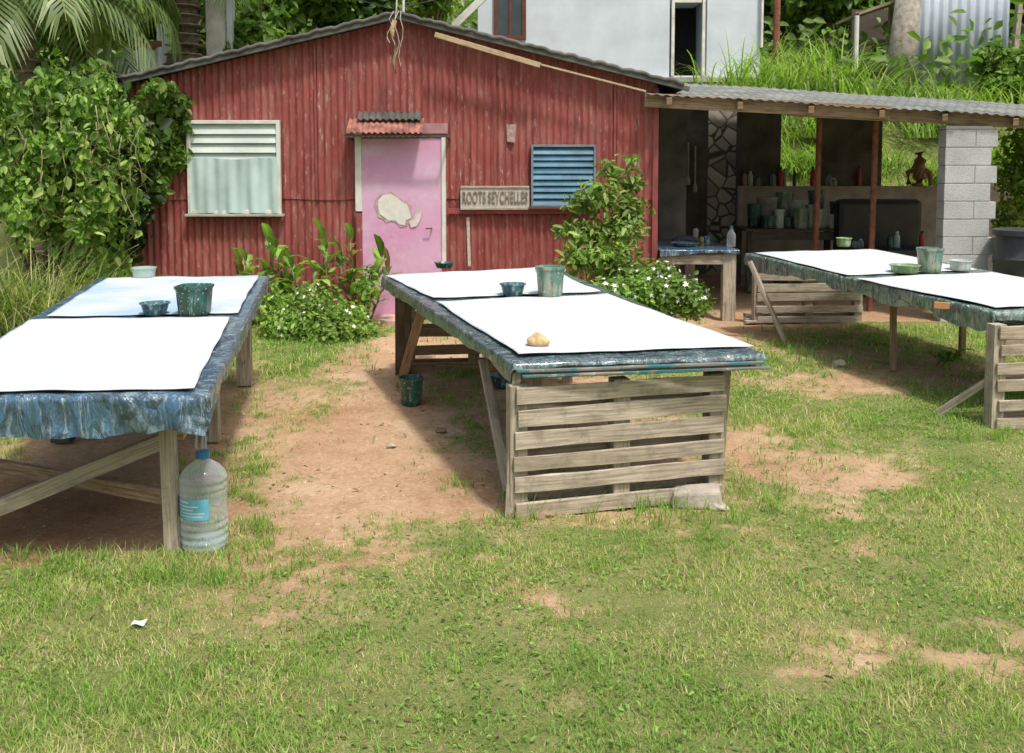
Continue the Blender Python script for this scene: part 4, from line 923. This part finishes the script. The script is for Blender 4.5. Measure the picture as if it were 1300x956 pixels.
dk=[(a,b+.4,c_,d*.85,.2,f*.85) for a,b,c_,d,e,f in bl[:12]]
cb=shrub('creeper_bush','large sunlit creeper covered bush left of the red house','bush',G(60,400),bl,10500,.074,[(.25,.40,.08),(.17,.30,.06),(.36,.48,.13),(.09,.17,.035)],14,shell=.38,up=.45,stemr=.02,droop=.8,jit=.2,sizevar=.5)
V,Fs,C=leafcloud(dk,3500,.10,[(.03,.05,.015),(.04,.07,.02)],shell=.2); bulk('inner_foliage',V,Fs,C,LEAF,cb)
m=MB()
for k in range(34):
    x0=rs.uniform(-20,185); y0=rs.uniform(110,250); Yq=rs.uniform(8.8,9.3); pts=[D(x0+rs.uniform(-4,4)*j+4*math.sin(j+k),y0+j*rs.uniform(12,20),Yq) for j in range(7)]; m.tube(pts,.005,5,.003)
o=m.build('trailing_stem',simple('pale_vine_stem',(.30,.26,.15),.8),cb,smooth='all'); o['kind']='stuff'
bl=[bpx(200,130,10.25,25,22,.12),bpx(222,155,10.3,20,22,.1),bpx(208,195,10.3,20,30,.1),bpx(195,235,10.2,18,22,.12),bpx(232,130,10.3,10,12,.08),bpx(228,195,10.3,10,14,.06),bpx(205,110,10.1,20,10,.12)]
shrub('wall_vine','dark green vine climbing the left corner of red house','vine',G(190,385),bl,1300,.08,[(.12,.22,.04),(.18,.28,.06)],8,shell=.5,up=.1,stemr=.01,droop=.8)
def tree(name,label,px,Y,ptop,pr_,n,size,cols,cat='tree',blob=9,sq=.8):
    cpt=D(px,ptop,Y); rad=pr_*Y/F; bz=float(H(cpt.x,Y)); base=Vector((cpt.x,Y,bz)); rs=random.Random(int(px*7+Y*3)); bls=[]
    for i in range(blob):
        a=rs.uniform(0,6.28); rr=rs.uniform(.2,.75)*rad; bls.append((cpt.x+rr*math.cos(a),Y+rr*math.sin(a),cpt.z+rs.uniform(-.55,.45)*rad*sq,rad*rs.uniform(.32,.5),rad*rs.uniform(.32,.5),rad*rs.uniform(.26,.42)))
    t=thing(name,label,cat,base); V,Fs,C=leafcloud(bls,n,size,cols,shell=.45,up=.5); bulk('crown',V,Fs,C,LEAF,t)
    m=MB(); top=Vector((cpt.x,Y,max(cpt.z,bz+.5))); m.tube([base-Vector((0,0,.2)),base.lerp(top,.5)+Vector((.1,0,0)),top],.05*rad+.05,8,.03*rad+.02)
    for b in bls[:6]: m.tube([base.lerp(top,.6),Vector(b[:3])],.03*rad+.015,6,.01)
    m.build('trunk',BARK,t,smooth='all'); return t
TR=[('dark green tree left of the white pillar',130,19,-20,110,5200,.26,GR2),('mid green tree between pillar and gable peak',370,20,-5,75,4200,.22,GR1),('dark tree rising behind the gable peak',455,21,-10,60,3200,.24,GR2),
('small yellow green tree beside the white house stair',550,19,-8,42,2200,.17,GR3),('dark green tree above the palm fronds',20,22,-30,130,5200,.30,GR2),('light green bush low behind left roof slope',330,17.8,48,42,2000,.15,GR1),
('dark tree between the white house and shack',1000,27,-30,80,4000,.3,GR2),('dark tree behind the timber shack',1080,26,-40,60,3200,.3,GR2),('deep green tree at far upper right',1310,23,-10,60,3000,.24,GR2),
('round green bush above the shed roof at right',1290,19,90,50,2500,.15,GR1),('deep shadowed tree behind far left roof',250,23,0,80,3500,.3,GR2),('tall dark tree behind the white pillar',300,25,-40,90,4000,.3,GR2),('leafy tree over the grass bank centre',1050,25,-10,60,3000,.28,GR1)]
for lb,px,Y_,pt,pr_,n,sz,cc in TR: tree('bush' if 'bush' in lb else 'tree',lb,px,Y_,pt,pr_,n,sz,cc,cat='bush' if 'bush' in lb else 'tree')
bl=[bpx(1300,190,13.5,30,32),bpx(1285,230,13.3,22,26),bpx(1310,255,13.2,34,30),bpx(1282,280,13.0,20,26),bpx(1300,310,12.9,30,28),bpx(1320,215,13.4,30,34)]
shrub('bush','loose leafy bush between the block pillar and right frame edge','bush',Vector((wx(1300,13.2),13.2,.1)),bl,2600,.085,[(.24,.37,.07),(.16,.27,.05),(.31,.41,.12)],8,shell=.3,up=.5,jit=.2)
P=[]
for px,py,Y_,n,L_,w_ in ((1000,85,19,260,1.3,.04),(1060,90,19.5,260,1.3,.04),(1030,70,21,220,1.3,.04),(1100,95,19,180,1.0,.04),(960,85,19,180,1.5,.04),(1150,112,19,200,.8,.035),(1200,112,19,200,.8,.035),(1250,110,19,200,.9,.035),(930,95,18.5,120,1.0,.03)):
    p=D(px,py+12,Y_); P.append(longblades((p.x,p.y,max(p.z-.5,float(H(p.x,Y_)))),n,.55,L_,w_,[(.28,.42,.08),(.38,.47,.16),(.19,.30,.06)],.8))
V,Fs,C=join(P); tag(bulk('bank_grass',V,Fs,C,GRASS),'tall bright green grass on bank above the shed roof','grass',kind='stuff')
P=[]
for k in range(60):
    x=random.uniform(3.2,10); y=random.uniform(15.6,18.2); P.append(longblades((x,y,float(H(x,y))-.05),110,.22,.75,.025,[(.30,.44,.08),(.38,.48,.16),(.20,.32,.06)],.9))
for k in range(50):
    x=random.uniform(-14,-4.5); y=random.uniform(13,18.5); P.append(longblades((x,y,float(H(x,y))-.05),60,.25,.8,.03,GR1,.9))
V,Fs,C=join(P); tag(bulk('slope_grass',V,Fs,C,GRASS),'long sunlit grass on slope seen behind the shed','grass',kind='stuff')
n=42000; x=rng.uniform(-26,26,n); y=rng.uniform(18.5,44,n); kp=~((x>-1)&(x<6)&(y<26)); x=x[kp];y=y[kp];n=len(x)
z=H(x,y)+rng.random(n)**2*1.8*fbm(x*.6,y*.6,91,3)*1.6; nn=nrm(rng.normal(size=(n,3))*.6+np.array([0,-.5,.7])); t=nrm(np.cross(nn,rng.normal(size=(n,3)))); s=.26*(.5+rng.random(n))
c_=np.array([.14,.23,.05])*(.35+1.1*fbm(x*.8,y*.8+z,95,3)*(.6+.8*rng.random(n)))[:,None]
V,Fs,C=inst(LV,LF,np.c_[x,y,z],t,np.cross(nn,t),nn,s,s,s,c_); tag(bulk('hillside_scrub',V,Fs,C,LEAF),'dense dark scrub covering the hillside behind','scrub',kind='stuff')
DRY=[(.33,.40,.14),(.21,.31,.08),(.52,.47,.26),(.16,.23,.06),(.42,.41,.19)]
P=[]
for px,Y_,n,L_ in ((10,8.5,300,1.35),(55,8.6,260,1.15),(-40,8.4,280,1.35),(95,8.9,180,.95),(30,8.2,200,.8),(-90,8.4,200,1.2),(80,8.4,160,.6),(120,9.3,120,.8)):
    x=wx(px,Y_); P.append(longblades((x,Y_,float(H(x,Y_))),n,.17,L_,.014,DRY,.9))
V,Fs,C=join(P); tag(bulk('tall_grass_clump',V,Fs,C,GRASS,None,G(20,410)),'tall arching half dry grass clump at the left frame edge','grass clump')
P=[]
for px,py in ((150,385),(180,385),(120,390),(205,382),(240,385),(280,385)):
    p=G(px,py); p.y=min(p.y,10.2); P.append(longblades(p,80,.12,.5,.012,DRY,.8))
V,Fs,C=join(P); tag(bulk('wall_grass',V,Fs,C,GRASS,None,G(180,385)),'rough grass along the base of red wall left','grass',kind='stuff')
def bigleaves(lst,cols):
    Vs=[];Fs=[];Cs=[];o=0;nu,nv=10,4
    for (b,az,el,L_,W_,dr) in lst:
        p=Vector(b); d2=Vector((math.cos(az),math.sin(az),0)); side=Vector((-math.sin(az),math.cos(az),0)); col=np.array(random.choice(cols))*random.uniform(.7,1.3)
        for i in range(nu+1):
            u=i/nu; e=el-dr*u; w=W_*.5*(math.sin(math.pi*min(u*.93+.05,1))**.75)
            dv=d2*math.cos(e)+Vector((0,0,math.sin(e))); nm=side.cross(dv)
            for j in range(nv+1):
                s_=(j/nv-.5)*2; q=p+side*w*s_-nm*(.28*abs(s_)*w)+Vector((0,0,.006*math.sin(i*2.1+j)))
                Vs.append(q); Cs.append(col*(1.35 if j==nv//2 else 1))
            p=p+dv*(L_/nu)
        for i in range(nu):
            for j in range(nv): a=o+i*(nv+1)+j; Fs.append([a,a+1,a+nv+2,a+nv+1])
        o+=(nu+1)*(nv+1)
    return np.array([tuple(v) for v in Vs]),[np.array(Fs)],np.array(Cs)
def broadleaf(name,label,base,stalks,L_,W_,cols,cat='plant'):
    t=thing(name,label,cat,base); lst=[]; m=MB()
    for (dx,dy,h) in stalks:
        b=Vector(base)+Vector((dx,dy,-.02)); tp=b+Vector((random.uniform(-.12,.12)+dx*.3,random.uniform(-.08,.05),h)); m.tube([b,b.lerp(tp,.5)+Vector((.01,0,0)),tp],.012 if h>.3 else .004,6,.006 if h>.3 else .002)
        for k in range(8):
            f_=.3+.7*k/7; az=k*2.4+random.uniform(-.5,.5); lst.append((b.lerp(tp,f_),az,R(random.uniform(35,75)) if k<7 else R(85),L_*random.uniform(.6,1.2),W_*random.uniform(.6,1.2),random.uniform(.7,1.9)))
    m.build('stem',STEM,t,smooth='all'); V,Fs,C=bigleaves(lst,cols); o=bulk('leaf',V,Fs,C,LEAF,t); o.data.polygons.foreach_set('use_smooth',[True]*len(o.data.polygons)); return t
CN=[(.15,.28,.06),(.23,.37,.08),(.31,.43,.12),(.12,.21,.05),(.26,.18,.09)]
broadleaf('canna_plant','broad leaved canna clump left of the pink door',Vector((wx(400,9.8),9.8,.1)),[(-.5,0,.72),(-.28,.1,.80),(-.1,0,.65),(.05,.1,.9),(.2,0,.72),(.36,.05,.7),(-.4,.15,.9),(.0,-.1,.6),(.45,.1,.75),(.12,-.1,.85),(-.2,.05,.55),(.3,.12,.92),(.52,0,.6)],.31,.095,CN)
broadleaf('canna_plant','low broad leaves below the left window',Vector((wx(335,9.95),9.95,.1)),[(-.15,0,.6),(.1,0,.75),(.0,.05,.5),(-.3,.05,.5)],.28,.09,CN)
def flowers(t,blobs,n,s_):
    bl=np.array(blobs); idx=rng.integers(0,len(bl),n); d=nrm(rng.normal(size=(n,3))*.8+np.array([0,-.6,.6])); pos=bl[idx,:3]+d*bl[idx,3:]*1.12
    PV=[(0,0,0)]+[(math.cos(a)*r_,math.sin(a)*r_,.12 if r_>.5 else .02) for k in range(5) for a,r_ in ((k*1.2566,1),(k*1.2566+.628,.42))]
    PF=[[[0,1+k,1+(k+1)%10] for k in range(10)]]; nn=nrm(d+rng.normal(size=(n,3))*.3); tt=nrm(np.cross(nn,rng.normal(size=(n,3)))); s=np.full(n,s_)*(.7+.5*rng.random(n))
    V,Fs,C=inst(PV,PF,pos,tt,np.cross(nn,tt),nn,s,s,s,np.tile([.8,.8,.8],(n,1))); tag(bulk('flower',V,Fs,C,PETAL,t),kind='stuff')
bl=[bpx(365,415,9.2,32,28),bpx(410,420,9.1,40,30),bpx(450,425,9.2,30,22),bpx(395,390,9.4,38,28),bpx(350,390,9.4,22,24),bpx(440,405,9.4,28,22),bpx(478,432,9.3,12,10)]
t=shrub('flowering_shrub','low shrub with small white flowers left of the path','shrub',G(405,432),bl,5200,.048,[(.23,.37,.07),(.31,.44,.10),(.14,.24,.05)],8,shell=.3,up=.6,jit=.18,stemr=.006); flowers(t,bl,36,.024)
bl=[bpx(775,375,8.9,35,22),bpx(815,370,9.0,40,28),bpx(855,375,9.0,38,25),bpx(880,385,9.0,22,18),bpx(835,350,9.3,30,18),bpx(790,352,9.3,30,15)]
t=shrub('flowering_shrub','low shrub dotted with white flowers right of centre table','shrub',G(830,400),bl,5600,.048,[(.20,.34,.07),(.28,.41,.09),(.13,.23,.05)],8,shell=.3,up=.6,jit=.18,stemr=.006); flowers(t,bl,100,.026)
bl=[bpx(760,250,9.5,30,20),bpx(800,230,9.6,16,18),bpx(745,295,9.4,26,20),bpx(790,290,9.4,30,22),bpx(770,325,9.3,40,22),bpx(800,265,9.5,23,18),bpx(730,260,9.5,16,9),bpx(775,215,9.6,13,13),bpx(735,330,9.3,26,18),bpx(800,200,9.6,8,8),bpx(715,292,9.4,14,8)]
t=shrub('leafy_shrub','upright light green shrub in front of blue louvre window','shrub',G(775,395),bl,2300,.078,[(.24,.37,.08),(.17,.28,.06),(.34,.45,.13)],22,shell=.2,up=.55,narrow=.7,jit=.24)
bl=[bpx(462,370,9.6,14,20),bpx(470,350,9.7,10,14)]
shrub('young_sapling','thin leafy sapling growing beside the door step','sapling',G(462,410),bl,160,.07,GR1,4,shell=.2)
p=G(1195,462); broadleaf('weed_plant','small spiky weed growing below the right table',p,[(0,0,.08),(.04,.0,.12),(-.05,0,.1)],.14,.025,GR1,'weed')
def frond(L_,az,el,dr,base,cols,nl=34,lw=.05):
    pts=[];p=Vector(base);d2=Vector((math.cos(az),math.sin(az),0)); side=Vector((-math.sin(az),math.cos(az),0)); Vs=[];Fs=[];Cs=[];n=24
    for i in range(n+1):
        u=i/n; e=el-dr*u**1.3; pts.append((p.copy(),e)); p=p+(d2*math.cos(e)+Vector((0,0,math.sin(e))))*(L_/n)
    for k in range(nl):
        u=.12+.86*k/nl; i=min(int(u*n),n-1); q,e=pts[i]; dv=d2*math.cos(e)+Vector((0,0,math.sin(e))); ll=L_*.30*math.sin(math.pi*min(1,u*.85+.12))**.7
        for sg in (-1,1):
            dr_=(side*sg*.8+dv*.55+Vector((0,0,-.1))).normalized(); w=dv.cross(dr_).cross(dr_).normalized()*lw*.5
            a=q; b=q+dr_*ll*.5+Vector((0,0,-.02*L_)); c_=q+dr_*ll+Vector((0,0,-.14*L_*random.uniform(.6,1.5)))
            o=len(Vs); Vs+=[a-w*.6,a+w*.6,b+w,b-w,c_]; Fs.append([o,o+1,o+2,o+3]); Fs.append([o+3,o+2,o+4]); cc=np.array(random.choice(cols))*random.uniform(.7,1.3); Cs+=[cc]*5
    for i in range(n):
        q0=pts[i][0];q1=pts[i+1][0];o=len(Vs);r_=.02*(1-i/n)+.006; Vs+=[q0-side*r_,q0+side*r_,q1+side*r_*.9,q1-side*r_*.9]; Fs.append([o,o+1,o+2,o+3]); Cs+=[np.array([.26,.31,.10])]*4
    V=np.array([tuple(v) for v in Vs]); q=[f for f in Fs if len(f)==4]; t3=[f for f in Fs if len(f)==3]
    return V,[np.array(q),np.array(t3)],np.array(Cs)
def palm(label,px,Y,pcy,tr,L_,n,cols,px2=None):
    top=D(px,pcy,Y); base=Vector((D(px2 or px,60,Y).x,Y,float(H(top.x,Y)))); t=thing('palm_tree',label,'palm tree',base)
    m=MB(); pts=[base.lerp(top,k/14)+Vector((.04*math.sin(k),0,0)) for k in range(15)]; m.tube(pts,tr,12,tr*.75)
    for k in range(1,26): q=base.lerp(top,k/26); m.lathe([(tr*.9,-.02),(tr*1.06,0),(tr*.9,.02)],q+Vector((.04*math.sin(k*14/26),0,0)),12)
    m.build('trunk',BARK,t,smooth='all')
    for k in range(n):
        az=k*2.399+.3; el=R(60-70*(k/n)); V,Fs,C=frond(L_*random.uniform(.85,1.1),az,el,random.uniform(1.4,2.1),top,cols); bulk('frond',V,Fs,C,LEAF,t)
palm('thick trunked palm behind the creeper bush and tin fence',235,17,-90,.33,2.6,14,[(.15,.22,.06),(.11,.17,.05)],225)
palm('short palm with drooping pale fronds at top left',35,13.5,-10,.16,2.3,18,[(.28,.36,.17),(.19,.28,.10),(.34,.40,.21)])
palm('smaller palm half hidden at the upper left corner',120,15.5,-30,.16,2.0,14,[(.20,.29,.10),(.14,.21,.06)])
